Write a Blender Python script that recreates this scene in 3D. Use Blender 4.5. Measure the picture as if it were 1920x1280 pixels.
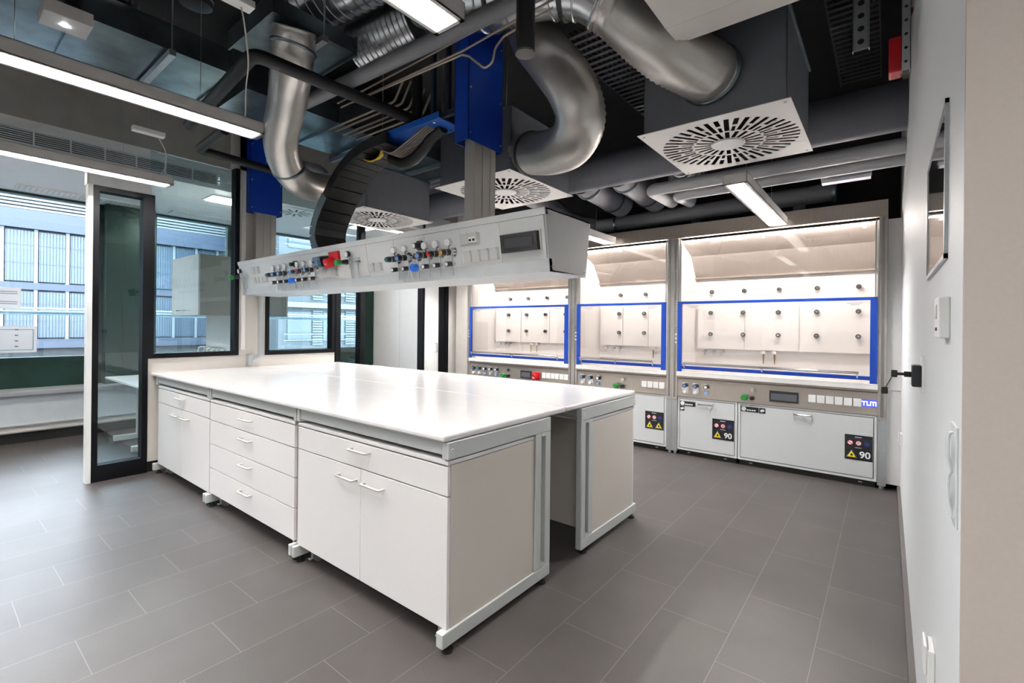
import bpy, bmesh, math, random
from mathutils import Vector, Matrix
random.seed(7)
C = bpy.context.scene.collection
PI = math.pi
S = bpy.context.scene
for o in list(bpy.data.objects): bpy.data.objects.remove(o)

# ---------------------------------------------------------------- camera
YAW, ROLL, F, CY, CAMZ = .6694, .0097, 889.1, -27.8, 1.43
fw = Vector((-math.sin(YAW), math.cos(YAW), 0)); rt0 = Vector((math.cos(YAW), math.sin(YAW), 0)); up0 = Vector((0, 0, 1))
rt = rt0*math.cos(ROLL)+up0*math.sin(ROLL); up = up0*math.cos(ROLL)-rt0*math.sin(ROLL)
cd = bpy.data.cameras.new('camera'); cam = bpy.data.objects.new('camera', cd); C.objects.link(cam)
cam.matrix_world = Matrix(((rt.x, up.x, -fw.x, 0), (rt.y, up.y, -fw.y, 0), (rt.z, up.z, -fw.z, CAMZ), (0, 0, 0, 1)))
cd.sensor_width = 36; cd.lens = F/1920*36; cd.shift_y = CY/1920; cd.clip_start = .05; cd.clip_end = 500
S.camera = cam

# ---------------------------------------------------------------- light and exposure
W = bpy.data.worlds.new('overcast_sky'); S.world = W; W.use_nodes = True
wn = W.node_tree; bg = wn.nodes['Background']; bg.inputs[0].default_value = (.80, .90, 1, 1); bg.inputs[1].default_value = 16
S.view_settings.view_transform = 'Standard'; S.view_settings.look = 'None'; S.view_settings.gamma = 1
S.view_settings.use_curve_mapping = False; S.view_settings.exposure = 0.76
LAMP = 330        # ceiling luminaire emission
HOODLAMP = 160    # fume hood strip emission

# ---------------------------------------------------------------- materials
def lin(c):
    c = [int(c[i:i+2], 16)/255 for i in (0, 2, 4)] if isinstance(c, str) else c
    return tuple([(x/12.92 if x <= .04045 else ((x+.055)/1.055)**2.4) for x in c])+(1,)
MATS = {}
def mat(name, col, rough=.5, metal=0, var=.04, scale=8, spec=.5, bump=0, stretch=None, emit=0, coat=0):
    if name in MATS: return MATS[name]
    m = bpy.data.materials.new(name); m.use_nodes = True; nt = m.node_tree; b = nt.nodes['Principled BSDF']
    c = lin(col)
    b.inputs['Roughness'].default_value = rough; b.inputs['Metallic'].default_value = metal
    b.inputs['Specular IOR Level'].default_value = spec; b.inputs['Coat Weight'].default_value = coat
    tc = nt.nodes.new('ShaderNodeTexCoord'); mp = nt.nodes.new('ShaderNodeMapping'); nz = nt.nodes.new('ShaderNodeTexNoise')
    nt.links.new(tc.outputs['Object'], mp.inputs[0]); nt.links.new(mp.outputs[0], nz.inputs['Vector'])
    if stretch: mp.inputs['Scale'].default_value = stretch
    nz.inputs['Scale'].default_value = scale; nz.inputs['Detail'].default_value = 3
    r = nt.nodes.new('ShaderNodeValToRGB')
    r.color_ramp.elements[0].color = tuple(max(0, x*(1-var)) for x in c[:3])+(1,); r.color_ramp.elements[1].color = tuple(min(1, x*(1+var)) for x in c[:3])+(1,)
    r.color_ramp.elements[0].position = .3; r.color_ramp.elements[1].position = .7
    nt.links.new(nz.outputs[0], r.inputs[0]); nt.links.new(r.outputs[0], b.inputs['Base Color'])
    if bump:
        bp = nt.nodes.new('ShaderNodeBump'); bp.inputs['Strength'].default_value = bump; bp.inputs['Distance'].default_value = .002
        nt.links.new(nz.outputs[0], bp.inputs['Height']); nt.links.new(bp.outputs[0], b.inputs['Normal'])
    if emit:
        b.inputs['Emission Color'].default_value = c; b.inputs['Emission Strength'].default_value = emit
    MATS[name] = m; return m
def glassmat(name, tint=(1, 1, 1), refl=.06, rough=0.0):
    m = bpy.data.materials.new(name); m.use_nodes = True; nt = m.node_tree; nt.nodes.clear()
    o = nt.nodes.new('ShaderNodeOutputMaterial'); t = nt.nodes.new('ShaderNodeBsdfTransparent'); g = nt.nodes.new('ShaderNodeBsdfGlossy')
    mx = nt.nodes.new('ShaderNodeMixShader'); lw = nt.nodes.new('ShaderNodeFresnel'); lw.inputs[0].default_value = 1.45
    mm = nt.nodes.new('ShaderNodeMath'); mm.operation = 'MULTIPLY_ADD'; mm.inputs[1].default_value = 1.0; mm.inputs[2].default_value = refl-.04
    t.inputs[0].default_value = tint+(1,); g.inputs['Roughness'].default_value = rough
    nt.links.new(lw.outputs[0], mm.inputs[0]); nt.links.new(mm.outputs[0], mx.inputs[0])
    nt.links.new(t.outputs[0], mx.inputs[1]); nt.links.new(g.outputs[0], mx.inputs[2]); nt.links.new(mx.outputs[0], o.inputs[0])
    return m
def emis(name, col, s):
    m = bpy.data.materials.new(name); m.use_nodes = True; nt = m.node_tree; nt.nodes.clear()
    o = nt.nodes.new('ShaderNodeOutputMaterial'); e = nt.nodes.new('ShaderNodeEmission'); e.inputs[0].default_value = col+(1,); e.inputs[1].default_value = s
    nt.links.new(e.outputs[0], o.inputs[0]); return m
def floormat():
    m = bpy.data.materials.new('stone_floor_tiles'); m.use_nodes = True; nt = m.node_tree; b = nt.nodes['Principled BSDF']
    N = nt.nodes.new; L = nt.links.new
    def math_(op, a, bb=None, c=None):
        n = N('ShaderNodeMath'); n.operation = op
        for i, v in enumerate((a, bb, c)):
            if v is None: continue
            if isinstance(v, (int, float)): n.inputs[i].default_value = v
            else: L(v, n.inputs[i])
        return n.outputs[0]
    tc = N('ShaderNodeTexCoord'); sp = N('ShaderNodeSeparateXYZ'); L(tc.outputs['Object'], sp.inputs[0])
    u = math_('DIVIDE', math_('ADD', sp.outputs[0], .245), .3257)
    row = math_('FLOOR', u); fu = math_('SUBTRACT', u, row)
    wn_ = N('ShaderNodeTexWhiteNoise'); wn_.noise_dimensions = '1D'; L(row, wn_.inputs['W'])
    v = math_('ADD', math_('DIVIDE', sp.outputs[1], .645), math_('MULTIPLY', row, .353))
    v = math_('ADD', v, math_('MULTIPLY', wn_.outputs[0], .12))
    col_ = math_('FLOOR', v); fv = math_('SUBTRACT', v, col_)
    du = math_('MULTIPLY', math_('MINIMUM', fu, math_('SUBTRACT', 1, fu)), .3257)
    dv = math_('MULTIPLY', math_('MINIMUM', fv, math_('SUBTRACT', 1, fv)), .645)
    d = math_('MINIMUM', du, dv)
    j = math_('LESS_THAN', d, .0014)
    nz = N('ShaderNodeTexNoise'); nz.inputs['Scale'].default_value = 260; nz.inputs['Detail'].default_value = 2; L(tc.outputs['Object'], nz.inputs['Vector'])
    nz2 = N('ShaderNodeTexNoise'); nz2.inputs['Scale'].default_value = 3; nz2.inputs['Detail'].default_value = 4; L(tc.outputs['Object'], nz2.inputs['Vector'])
    r = N('ShaderNodeValToRGB'); r.color_ramp.elements[0].position = .35; r.color_ramp.elements[1].position = .7
    r.color_ramp.elements[0].color = lin((.245, .228, .222)); r.color_ramp.elements[1].color = lin((.31, .29, .282))
    L(math_('ADD', math_('MULTIPLY', nz.outputs[0], .6), math_('MULTIPLY', nz2.outputs[0], .4)), r.inputs[0])
    wt = N('ShaderNodeTexWhiteNoise'); wt.noise_dimensions = '2D'; cb = N('ShaderNodeCombineXYZ'); L(row, cb.inputs[0]); L(col_, cb.inputs[1]); L(cb.outputs[0], wt.inputs[0])
    hs = N('ShaderNodeHueSaturation'); L(r.outputs[0], hs.inputs['Color']); L(math_('MULTIPLY_ADD', wt.outputs[0], .12, .94), hs.inputs['Value'])
    mx = N('ShaderNodeMix'); mx.data_type = 'RGBA'; L(j, mx.inputs[0]); L(hs.outputs[0], mx.inputs[6]); mx.inputs[7].default_value = lin((.42, .405, .395))
    L(mx.outputs[2], b.inputs['Base Color'])
    b.inputs['Roughness'].default_value = .46; b.inputs['Specular IOR Level'].default_value = .45
    bp = N('ShaderNodeBump'); bp.inputs['Strength'].default_value = .25; bp.inputs['Distance'].default_value = .001
    L(math_('SUBTRACT', nz.outputs[0], math_('MULTIPLY', j, .8)), bp.inputs['Height']); L(bp.outputs[0], b.inputs['Normal'])
    return m
def swirlmat():
    """enamelled steel plate punched with rings of radial slots (real holes: the slots are transparent)"""
    m = bpy.data.materials.new('punched_swirl_plate'); m.use_nodes = True; nt = m.node_tree; b = nt.nodes['Principled BSDF']
    N = nt.nodes.new; L = nt.links.new
    def M_(op, a, bb=None, c=None):
        n = N('ShaderNodeMath'); n.operation = op
        for i, v in enumerate((a, bb, c)):
            if v is None: continue
            if isinstance(v, (int, float)): n.inputs[i].default_value = v
            else: L(v, n.inputs[i])
        return n.outputs[0]
    tc = N('ShaderNodeTexCoord'); sp = N('ShaderNodeSeparateXYZ'); L(tc.outputs['Object'], sp.inputs[0])
    x, y = sp.outputs[0], sp.outputs[1]
    r = M_('SQRT', M_('ADD', M_('MULTIPLY', x, x), M_('MULTIPLY', y, y))); th = M_('ARCTAN2', y, x)
    def ring(n, r0, r1, hw, ph, par=None):
        a = M_('MULTIPLY_ADD', th, n/(2*PI), ph+50); fl = M_('FLOOR', a); f = M_('SUBTRACT', a, fl)
        d = M_('MULTIPLY', M_('ABSOLUTE', M_('SUBTRACT', f, .5)), M_('MULTIPLY', r, 2*PI/n))
        k = M_('MULTIPLY', M_('LESS_THAN', d, hw), M_('MULTIPLY', M_('GREATER_THAN', r, r0), M_('LESS_THAN', r, r1)))
        if par is not None:
            k = M_('MULTIPLY', k, M_('LESS_THAN', M_('ABSOLUTE', M_('SUBTRACT', M_('FLOORED_MODULO', fl, 2), par)), .5))
        return k
    ks = [ring(44, .215, .392, .0138, 0, 0), ring(44, .30, .392, .0138, 0, 1), ring(44, .205, .28, .0105, 0, 1), ring(22, .10, .20, .0125, .25)]
    k = ks[0]
    for q in ks[1:]: k = M_('MAXIMUM', k, q)
    b.inputs['Base Color'].default_value = lin('f5f1ec'); b.inputs['Roughness'].default_value = .35
    t = N('ShaderNodeBsdfTransparent'); mx = N('ShaderNodeMixShader'); L(k, mx.inputs[0]); L(b.outputs[0], mx.inputs[1]); L(t.outputs[0], mx.inputs[2])
    L(mx.outputs[0], nt.nodes['Material Output'].inputs[0]); return m
FLOOR = floormat(); SWIRL = swirlmat()
GLASS = glassmat('clear_glass', (.97, .99, 1), .06); GLASSD = glassmat('tinted_partition_glass', (.86, .95, .97), .07); GLASSH = glassmat('sash_glass', (.985, .98, .975), .06)
white = mat('white_laminate', 'dfdddc', .38, var=.02); front = mat('cabinet_front', 'dfdcda', .42, var=.02, bump=.03, scale=200)
sidep = mat('cabinet_side_panel', 'cac3ba', .5, var=.03, scale=300); top_ = mat('worktop_resin', 'dcdad9', .16, var=.02, spec=.55)
silver = mat('silver_powder_steel', 'c3c6c4', .42, metal=.15, var=.03, scale=200); boomc = mat('boom_grey_enamel', 'd2d3d2', .38, var=.02, scale=120)
alu = mat('anodised_aluminium', 'c4c8ca', .32, metal=.8, var=.05, stretch=(1, 1, 40)); chrome = mat('chrome', 'd8d8d8', .12, metal=1, var=.01)
steel = mat('brushed_stainless', 'c2bfbb', .25, metal=.85, var=.08, scale=6, stretch=(1, 1, 60)); steelh = mat('brushed_stainless_sheet', 'a89e94', .38, metal=.8, var=.08, scale=6, stretch=(60, 1, 1))
galv = mat('galvanised_sheet', '808e93', .3, metal=.95, var=.25, scale=5, bump=.1); flexm = mat('flexible_aluminium_duct', 'dad6d0', .36, metal=.8, var=.05)
spiral = mat('spiral_duct_steel', 'cdd1d4', .27, metal=.95, var=.12, scale=6)
darkgrey = mat('dark_grey_duct_insulation', '5f6067', .6, var=.05, scale=60); pipeg = mat('grey_pipe_insulation', '7a7b80', .55, var=.04, scale=60); pipel = mat('light_grey_pipe_insulation', 'b2b2b4', .5, var=.04)
plen = mat('plenum_dark_sheet', '72757d', .5, metal=.3, var=.06); black = mat('black_rubber', '141416', .55); blackm = mat('black_plastic', '1c1d20', .35)
blackfr = mat('dark_frame_aluminium', '0b0c0f', .55, metal=0, spec=.12); green = mat('dark_green_facade_metal', '1d3a33', .3, metal=.35, var=.2, scale=3)
blue = mat('blue_enamel', '08399c', .35, var=.05); sashb = mat('blue_sash_frame', '053c9e', .35, var=.02)
wallw = mat('white_wall_paint', 'dcdfe0', .55, var=.02, scale=90, bump=.05); wallc = mat('cream_wall_paint', 'd6d0c8', .7, var=.02); wallg = mat('grey_concrete_paint', 'aaa7a1', .8, var=.06)
wallbk = mat('beige_wall_paint', 'bab0a8', .75, var=.02, scale=120, bump=.04)
slab = mat('dark_ceiling_and_wall_shade', '2a2a2b', .85, var=.1); soffit = mat('white_soffit_sheet', 'eef0f0', .4, var=.02); radi = mat('radiator_cover', 'c0c7cd', .45, var=.03)
dark = mat('black_plinth', '141312', .5); inner = mat('hood_white_lining', 'efebe8', .32, var=.01); knobm = mat('dark_knob', '4a4745', .4)
beige = mat('beige_conduit', 'a89c8c', .35, metal=.3); red = mat('red_plastic', 'b8121c', .35); greenk = mat('green_plastic', '1f7a35', .35); bluek = mat('blue_plastic', '1c68c9', .35)
yellow = mat('yellow_cable', 'e0b818', .4); brass = mat('brass', 'a58a5c', .3, metal=.9); whitep = mat('white_plastic', 'e8e8e6', .35, var=.01); greyp = mat('grey_plastic', 'c4c4c2', .35, var=.02)
sk = mat('skirting_tile', '5a5452', .4); hosem = mat('black_corrugated_hose', '1a1a1c', .4); bluesil = mat('chain_side_grey_blue', '5f7078', .45)
lampm = emis('lamp_white', (1, .98, .965), LAMP); hoodl = emis('hood_strip_warm', (1, .93, .88), HOODLAMP); led = emis('led_white', (.9, .95, 1), 60); logol = emis('logo_blue_light', (.08, .10, 1.0), .85)
logow = emis('logo_white_light', (.85, .9, 1.0), .75)
stk = mat('sticker_black', '15171d', .4); stw = mat('sticker_white', 'f0f0f0', .5); sty = mat('sticker_yellow', 'f2dc10', .5); stb = mat('sticker_blue', '3c4a9c', .5); str_ = mat('sticker_red', 'c8303c', .5)
def papermat():
    m = bpy.data.materials.new('backlit_paper'); m.use_nodes = True; nt = m.node_tree; nt.nodes.clear()
    o = nt.nodes.new('ShaderNodeOutputMaterial'); d = nt.nodes.new('ShaderNodeBsdfDiffuse'); t = nt.nodes.new('ShaderNodeBsdfTranslucent'); x = nt.nodes.new('ShaderNodeMixShader')
    d.inputs[0].default_value = t.inputs[0].default_value = (.85, .85, .87, 1); x.inputs[0].default_value = .35
    nt.links.new(d.outputs[0], x.inputs[1]); nt.links.new(t.outputs[0], x.inputs[2]); nt.links.new(x.outputs[0], o.inputs[0]); return m
paper = papermat(); ink = mat('ink_grey', '7c8088', .6)
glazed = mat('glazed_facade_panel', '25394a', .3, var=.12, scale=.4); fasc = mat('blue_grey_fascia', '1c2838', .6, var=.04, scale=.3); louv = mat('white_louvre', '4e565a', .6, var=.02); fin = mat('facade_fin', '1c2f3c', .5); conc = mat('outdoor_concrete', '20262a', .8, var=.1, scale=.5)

# ---------------------------------------------------------------- mesh helpers
class MB:
    def __init__(s): s.v = []; s.f = []; s.m = []; s.sm = []
    def add(s, vs, fs, m=0, smooth=False):
        n = len(s.v); s.v += [tuple(v) for v in vs]
        for f in fs: s.f.append(tuple(n+i for i in f)); s.m.append(m); s.sm.append(smooth)
        return s
    def box(s, x0, x1, y0, y1, z0, z1, m=0, bev=0):
        x0, x1 = min(x0, x1), max(x0, x1); y0, y1 = min(y0, y1), max(y0, y1); z0, z1 = min(z0, z1), max(z0, z1)
        vs = [(x0, y0, z0), (x1, y0, z0), (x1, y1, z0), (x0, y1, z0), (x0, y0, z1), (x1, y0, z1), (x1, y1, z1), (x0, y1, z1)]
        fs = [(0, 3, 2, 1), (4, 5, 6, 7), (0, 1, 5, 4), (1, 2, 6, 5), (2, 3, 7, 6), (3, 0, 4, 7)]
        if bev:
            b = bmesh.new(); bv = [b.verts.new(v) for v in vs]
            for f in fs: b.faces.new([bv[i] for i in f])
            bmesh.ops.bevel(b, geom=list(b.edges), offset=bev, segments=2, profile=.5, affect='EDGES')
            b.verts.index_update(); vs = [v.co[:] for v in b.verts]; fs = [[v.index for v in f.verts] for f in b.faces]; b.free()
        return s.add(vs, fs, m)
    def tube(s, pts, r, seg=16, m=0, caps=True, smooth=True):
        pts = [Vector(p) for p in pts]; n = len(pts)
        rs = r if isinstance(r, (list, tuple)) else [r]*n
        t = [(pts[min(i+1, n-1)]-pts[max(i-1, 0)]).normalized() for i in range(n)]
        a = t[0].orthogonal().normalized(); vs = []
        for i in range(n):
            a = (a-t[i]*a.dot(t[i])).normalized(); b = t[i].cross(a)
            for k in range(seg):
                q = 2*PI*k/seg; vs.append(pts[i]+(a*math.cos(q)+b*math.sin(q))*rs[i])
        fs = [(i*seg+k, i*seg+(k+1) % seg, (i+1)*seg+(k+1) % seg, (i+1)*seg+k) for i in range(n-1) for k in range(seg)]
        s.add(vs, fs, m, smooth)
        if caps:
            s.add(vs[:seg], [tuple(range(seg))[::-1]], m); s.add(vs[-seg:], [tuple(range(seg))], m)
        return s
    def cyl(s, p0, p1, r, seg=20, m=0, r1=None): return s.tube([p0, p1], [r, r if r1 is None else r1], seg, m)
    def prism(s, poly, axis, a0, a1, m=0):
        n = len(poly)
        def P(u, v, w): return {'x': (w, u, v), 'y': (u, w, v), 'z': (u, v, w)}[axis]
        vs = [P(u, v, a0) for u, v in poly]+[P(u, v, a1) for u, v in poly]
        return s.add(vs, [tuple(range(n))[::-1], tuple(range(n, 2*n))]+[(i, (i+1) % n, n+(i+1) % n, n+i) for i in range(n)], m)
    def torus(s, c, ax, R, r, m=0, seg=32, s2=8, a0=0, a1=2*PI):
        ax = Vector(ax).normalized(); u = ax.orthogonal().normalized(); w = ax.cross(u)
        full = abs(a1-a0-2*PI) < 1e-6
        pts = [Vector(c)+(u*math.cos(a0+(a1-a0)*i/seg)+w*math.sin(a0+(a1-a0)*i/seg))*R for i in range(seg+1)]
        return s.tube(pts, r, s2, m, caps=not full)
    def sphere(s, c, r, m=0, seg=16, sz=1):
        c = Vector(c); vs = []; h = seg//2
        for i in range(h+1):
            for k in range(seg):
                a = PI*i/h; q = 2*PI*k/seg; vs.append(c+Vector((math.sin(a)*math.cos(q), math.sin(a)*math.sin(q), sz*math.cos(a)))*r)
        return s.add(vs, [(i*seg+k, i*seg+(k+1) % seg, (i+1)*seg+(k+1) % seg, (i+1)*seg+k) for i in range(h) for k in range(seg)], m, True)
ORG = {}
def obj(name, mb, ms, parent=None, label=None, cat=None, group=None, kind=None, org=None):
    o_ = Vector(org) if org else (ORG[parent.name] if parent else Vector((0, 0, 0)))
    me = bpy.data.meshes.new(name); me.from_pydata([tuple(Vector(v)-o_) for v in mb.v], [], mb.f)
    ms = ms if isinstance(ms, (list, tuple)) else [ms]
    for q in ms: me.materials.append(q)
    for p, i, sm in zip(me.polygons, mb.m, mb.sm): p.material_index = i; p.use_smooth = sm
    b = bmesh.new(); b.from_mesh(me); bmesh.ops.recalc_face_normals(b, faces=b.faces); b.to_mesh(me); b.free()
    o = bpy.data.objects.new(name, me); C.objects.link(o); ORG[o.name] = o_
    if parent: o.parent = parent
    else: o.location = o_
    if label: o['label'] = label
    if cat: o['category'] = cat
    if group: o['group'] = group
    if kind: o['kind'] = kind
    return o
def thing(name, label, cat, loc=(0, 0, 0), group=None):
    o = bpy.data.objects.new(name, None); C.objects.link(o); o.location = loc; o.empty_display_size = .1
    o['label'] = label; o['category'] = cat
    if group: o['group'] = group
    ORG[o.name] = Vector(loc); return o
def dup(root, loc, label, rotz=0, group=None):
    r = root.copy(); C.objects.link(r); r.location = loc; r.rotation_euler = (0, 0, rotz); r['label'] = label
    if group: r['group'] = group
    def rec(src, dst):
        for ch in list(src.children):
            c = ch.copy(); C.objects.link(c); c.parent = dst; rec(ch, c)
    rec(root, r); ORG[r.name] = Vector(loc); return r
def struct(name, mb, ms, parent=None): return obj(name, mb, ms, parent, kind=None if parent else 'structure')
def spline(pts, step=.02):
    P = [Vector(p) for p in pts]; P = [P[0]*2-P[1]]+P+[P[-1]*2-P[-2]]; out = []
    for i in range(1, len(P)-2):
        a, b, c, d = P[i-1:i+3]; n = max(2, int((c-b).length/step))
        for k in range(n):
            t = k/n; out.append(.5*((2*b)+(c-a)*t+(2*a-5*b+4*c-d)*t*t+(3*b-a-3*c+d)*t*t*t))
    out.append(P[-2]); return out
def fillet(pts, r, n=8):
    P = [Vector(p) for p in pts]; out = [P[0]]
    for i in range(1, len(P)-1):
        a = (P[i-1]-P[i]).normalized(); b = (P[i+1]-P[i]).normalized(); ang = a.angle(b)
        d = min(r/max(math.tan(ang/2), 1e-3), (P[i-1]-P[i]).length*.49, (P[i+1]-P[i]).length*.49)
        p0, p1 = P[i]+a*d, P[i]+b*d
        for k in range(n+1):
            t = k/n; out.append(p0*(1-t)**2+P[i]*2*t*(1-t)+p1*t*t)
    out.append(P[-1]); return out
def text_mb(mb, s, size, org, ux, uz, m=0, depth=.001, bold=0):
    """lettering as extruded mesh on the plane spanned by ux, uz"""
    cu = bpy.data.curves.new('t', 'FONT'); cu.body = s; cu.size = size; cu.extrude = depth; cu.align_x = 'CENTER'; cu.align_y = 'CENTER'; cu.offset = bold
    to = bpy.data.objects.new('t', cu); C.objects.link(to); dg = bpy.context.evaluated_depsgraph_get(); me = bpy.data.meshes.new_from_object(to.evaluated_get(dg))
    ux, uz, org = Vector(ux), Vector(uz), Vector(org); nn = ux.cross(uz)
    mb.add([org+ux*v.co.x+uz*v.co.y+nn*v.co.z for v in me.vertices], [tuple(p.vertices) for p in me.polygons], m)
    bpy.data.objects.remove(to); bpy.data.curves.remove(cu); bpy.data.meshes.remove(me); return mb

# ================================================================ SETTING
struct('floor', MB().box(-9.0, 2.3, -3.1, 6.4, -.2, 0), FLOOR)
struct('ceiling', MB().box(-9.0, 2.3, -3.1, 6.4, 3.95, 4.15), slab)
w = MB().box(.1, 2.3, 1.103, 6.4, 0, 3.95)
struct('wall_right', w, wallw)
struct('wall_corner', MB().box(.1, 2.3, 1.09, 1.102, 0, 3.95), wallbk)
struct('wall_back', MB().box(-5.66, .1, 6.3, 6.4, 0, 3.95), slab)  # dark colour stands in for the shade behind and above the hoods
struct('wall_back_left', MB().box(-9.0, -5.66, 6.0, 6.4, 0, 3.95), white)
struct('trim_panel_joint', MB().box(-7.60, -7.592, 5.998, 6.0, .1, 3.0), greyp)
struct('wall_rear', MB().box(-9.0, 2.3, -3.1, -3.0, 0, 3.95), wallw)
struct('wall_entrance', MB().box(2.2, 2.3, -3.0, 1.1, 0, 3.95), wallw)
struct('baseboard_right', MB().box(.078, .1, 1.1, 5.4, 0, .055), sk)

# ---- facade (left), x = -8.5 .. -8.0
XF = -8.5
m = MB().box(XF-.15, -8.03, -3, 6.0, 0, .12, 1).box(XF-.15, -8.02, -3, 6.3, .12, .21, 2).box(XF-.15, -8.05, -3, 6.3, .21, .56, 0)
m.box(XF-.15, -8.0, -3, 6.3, .56, .60, 3).box(-8.03, -8.0, -3, 6.3, .195, .212, 4).box(-8.03, -8.0, -3, 6.3, .125, .14, 4)
struct('wall_left', m, [radi, dark, wallc, mat('grey_sill', '9b9fa3', .5), alu])
struct('trim_sill', MB().box(XF-.12, XF, -3, 6.3, .6, .95), green)
struct('wall_left_header', MB().box(XF-.12, XF+.02, -3, 6.3, 3.08, 3.3), green)
yc = [(1.62, 2.17), (3.25, 3.62), (5.72, 5.99), (-3, -1.2)]
for i, (a, b) in enumerate(yc):
    c = MB().box(XF-.12, -8.3 if i == 0 else XF+.06, a, b, .6, 3.1)
    for q in (.33, .66): c.box(-8.3 if i == 0 else XF+.06, (-8.3 if i == 0 else XF+.06)+.002, a+(b-a)*q-.003, a+(b-a)*q+.003, .62, 3.1, 1)
    struct('column_facade', c, [green, black])
for i, (a, b) in enumerate([(-1.2, 1.62), (2.17, 3.25), (3.62, 5.72)]):
    t = struct('window_%d' % (i+1), MB().box(XF-.08, XF+.03, a, b, .93, .985).box(XF-.08, XF+.03, a, b, 3.02, 3.1).box(XF-.08, XF+.03, a, a+.06, .985, 3.02).box(XF-.08, XF+.03, b-.06, b, .985, 3.02), green)
    ORG[t.name] = Vector((0, 0, 0))
    struct('pane', MB().box(XF-.03, XF-.02, a+.06, b-.06, .985, 3.02), GLASS, t)
    t['kind'] = 'structure'
# ---- soffit with slot grille above the facade zone
t = struct('ceiling_soffit', MB().box(XF, -6.35, -3, 6.3, 3.05, 3.06).box(-6.36, -6.35, -3, 6.3, 3.06, 3.10).box(-6.36, -6.35, -3, 6.3, 3.235, 3.33).box(-6.36, -6.35, 2.3, 6.3, 3.1, 3.235), soffit)
g = MB().box(-6.45, -6.44, -1.5, 2.3, 3.09, 3.24, 1)
for k in range(7): g.box(-6.375, -6.35, -1.5, 2.3, 3.105+k*.0195, 3.11+k*.0195, 0)
for k in range(15): g.box(-6.38, -6.348, -1.4+k*.262, -1.39+k*.262, 3.1, 3.235, 0)
obj('ventilation_grille', g, [soffit, black], None, 'long slatted air grille in the white soffit over the window front', 'air grille')
for k, (a, b) in enumerate([(-1.0, .5), (.75, 2.0), (2.3, 3.6)]):
    p = MB().box(-8.25, -8.0, a, b, 3.035, 3.05)
    for j in range(int((b-a)/.05)): p.box(-8.23, -8.02, a+.02+j*.05, a+.03+j*.05, 3.032, 3.036, 1)
    struct('trim_perforated_strip', p, [whitep, greyp])
struct('wall_bulkhead', MB().box(-6.5, -6.34, -3, 6.3, 3.33, 3.95), wallg)

# ---- partition (x = -5.66 .. -5.56)
XP, XB = -5.56, -5.66
struct('wall_partition_sill', MB().box(XB, XP, 1.40, 2.21, .1, 1.09).box(XB+.01, XP-.01, 1.40, 2.21, 0, .1, 1).box(XB, XP, 2.49, 3.36, .1, 1.08).box(XB+.01, XP-.01, 2.21, 3.36, 0, .1, 1), [wallc, dark])
struct('wall_partition_pier', MB().box(XB, XP, 2.21, 2.49, .1, 3.95), wallc)
struct('wall_partition_upper', MB().box(XB, XP, 2.15, 5.56, 3.12, 3.95).box(XB, XP, .95, 1.42, 2.66, 2.86, 1), [wallg, soffit])
struct('wall_partition_end', MB().box(XB, XP, 5.36, 5.56, 0, 3.12), wallc)
def framewin(n, y0, y1, z0, z1, fr=.05, gl=GLASSD, x0=XB, x1=XP+.01, base=0):
    f = MB().box(x0, x1, y0, y0+fr, z0, z1).box(x0, x1, y1-fr, y1, z0, z1).box(x0, x1, y0+fr, y1-fr, z0, z0+fr+base).box(x0, x1, y0+fr, y1-fr, z1-fr, z1)
    t = struct(n, f, blackfr); struct('pane', MB().box((x0+x1)/2-.005, (x0+x1)/2+.005, y0+fr, y1-fr, z0+fr+base, z1-fr), gl, t); return t
t = struct('window_4', MB().box(XB, XP+.01, 1.40, 1.445, 1.09, 2.66).box(XB, XP+.01, 2.165, 2.21, 1.09, 3.12).box(XB, XP+.01, 1.445, 2.165, 1.09, 1.135), blackfr)
struct('pane', MB().box(-5.615, -5.605, 1.42, 2.165, 1.135, 3.10), GLASSD, t)
framewin('window_5', 2.49, 3.36, 1.08, 3.12, .045)
framewin('window_6', .99, 1.40, .0, 2.66, .045, base=.1)
struct('trim_post_white', MB().box(XB+.02, XP+.012, .955, .99, 0, 2.66), whitep)
framewin('window_7', 3.37, 3.80, 0, 3.12, .07)
struct('trim_post_door', MB().box(XB, XP+.01, 4.81, 4.86, 0, 3.12).box(XB, XP+.01, 3.8, 5.36, 2.9, 3.12, 1), [blackfr, soffit])
t = struct('door_1', MB().box(XB+.02, XP-.02, 4.86, 5.17, .02, 2.9), whitep)
struct('door_handle', MB().tube(fillet([(XP-.02, 5.1, 1.02), (XP+.03, 5.1, 1.02), (XP+.03, 5.1, 1.16), (XP-.02, 5.1, 1.16)], .015), .006, 8), chrome, t)
struct('door_frame', MB().box(XB, XP+.012, 5.17, 5.27, 0, 2.9).box(XB, XP+.012, 5.29, 5.36, 0, 2.9), blackfr, t)
# low pipe on the pier
obj('steel_drain_pipe', MB().tube(fillet([(XP+.05, 2.42, 1.95), (XP+.05, 2.42, 1.06), (XP+.05, 2.33, 1.03)], .07), .028, 16).box(XP, XP+.07, 2.29, 2.335, .98, 1.09), alu, None, 'bent steel pipe running down the cream pier behind the bench', 'pipe')
obj('white_cable_duct', MB().box(XP, XP+.03, 2.235, 2.265, 1.15, 3.1), whitep, None, 'narrow white cable trunking on the pier beside the glazed partition', 'cable trunking')

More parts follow.
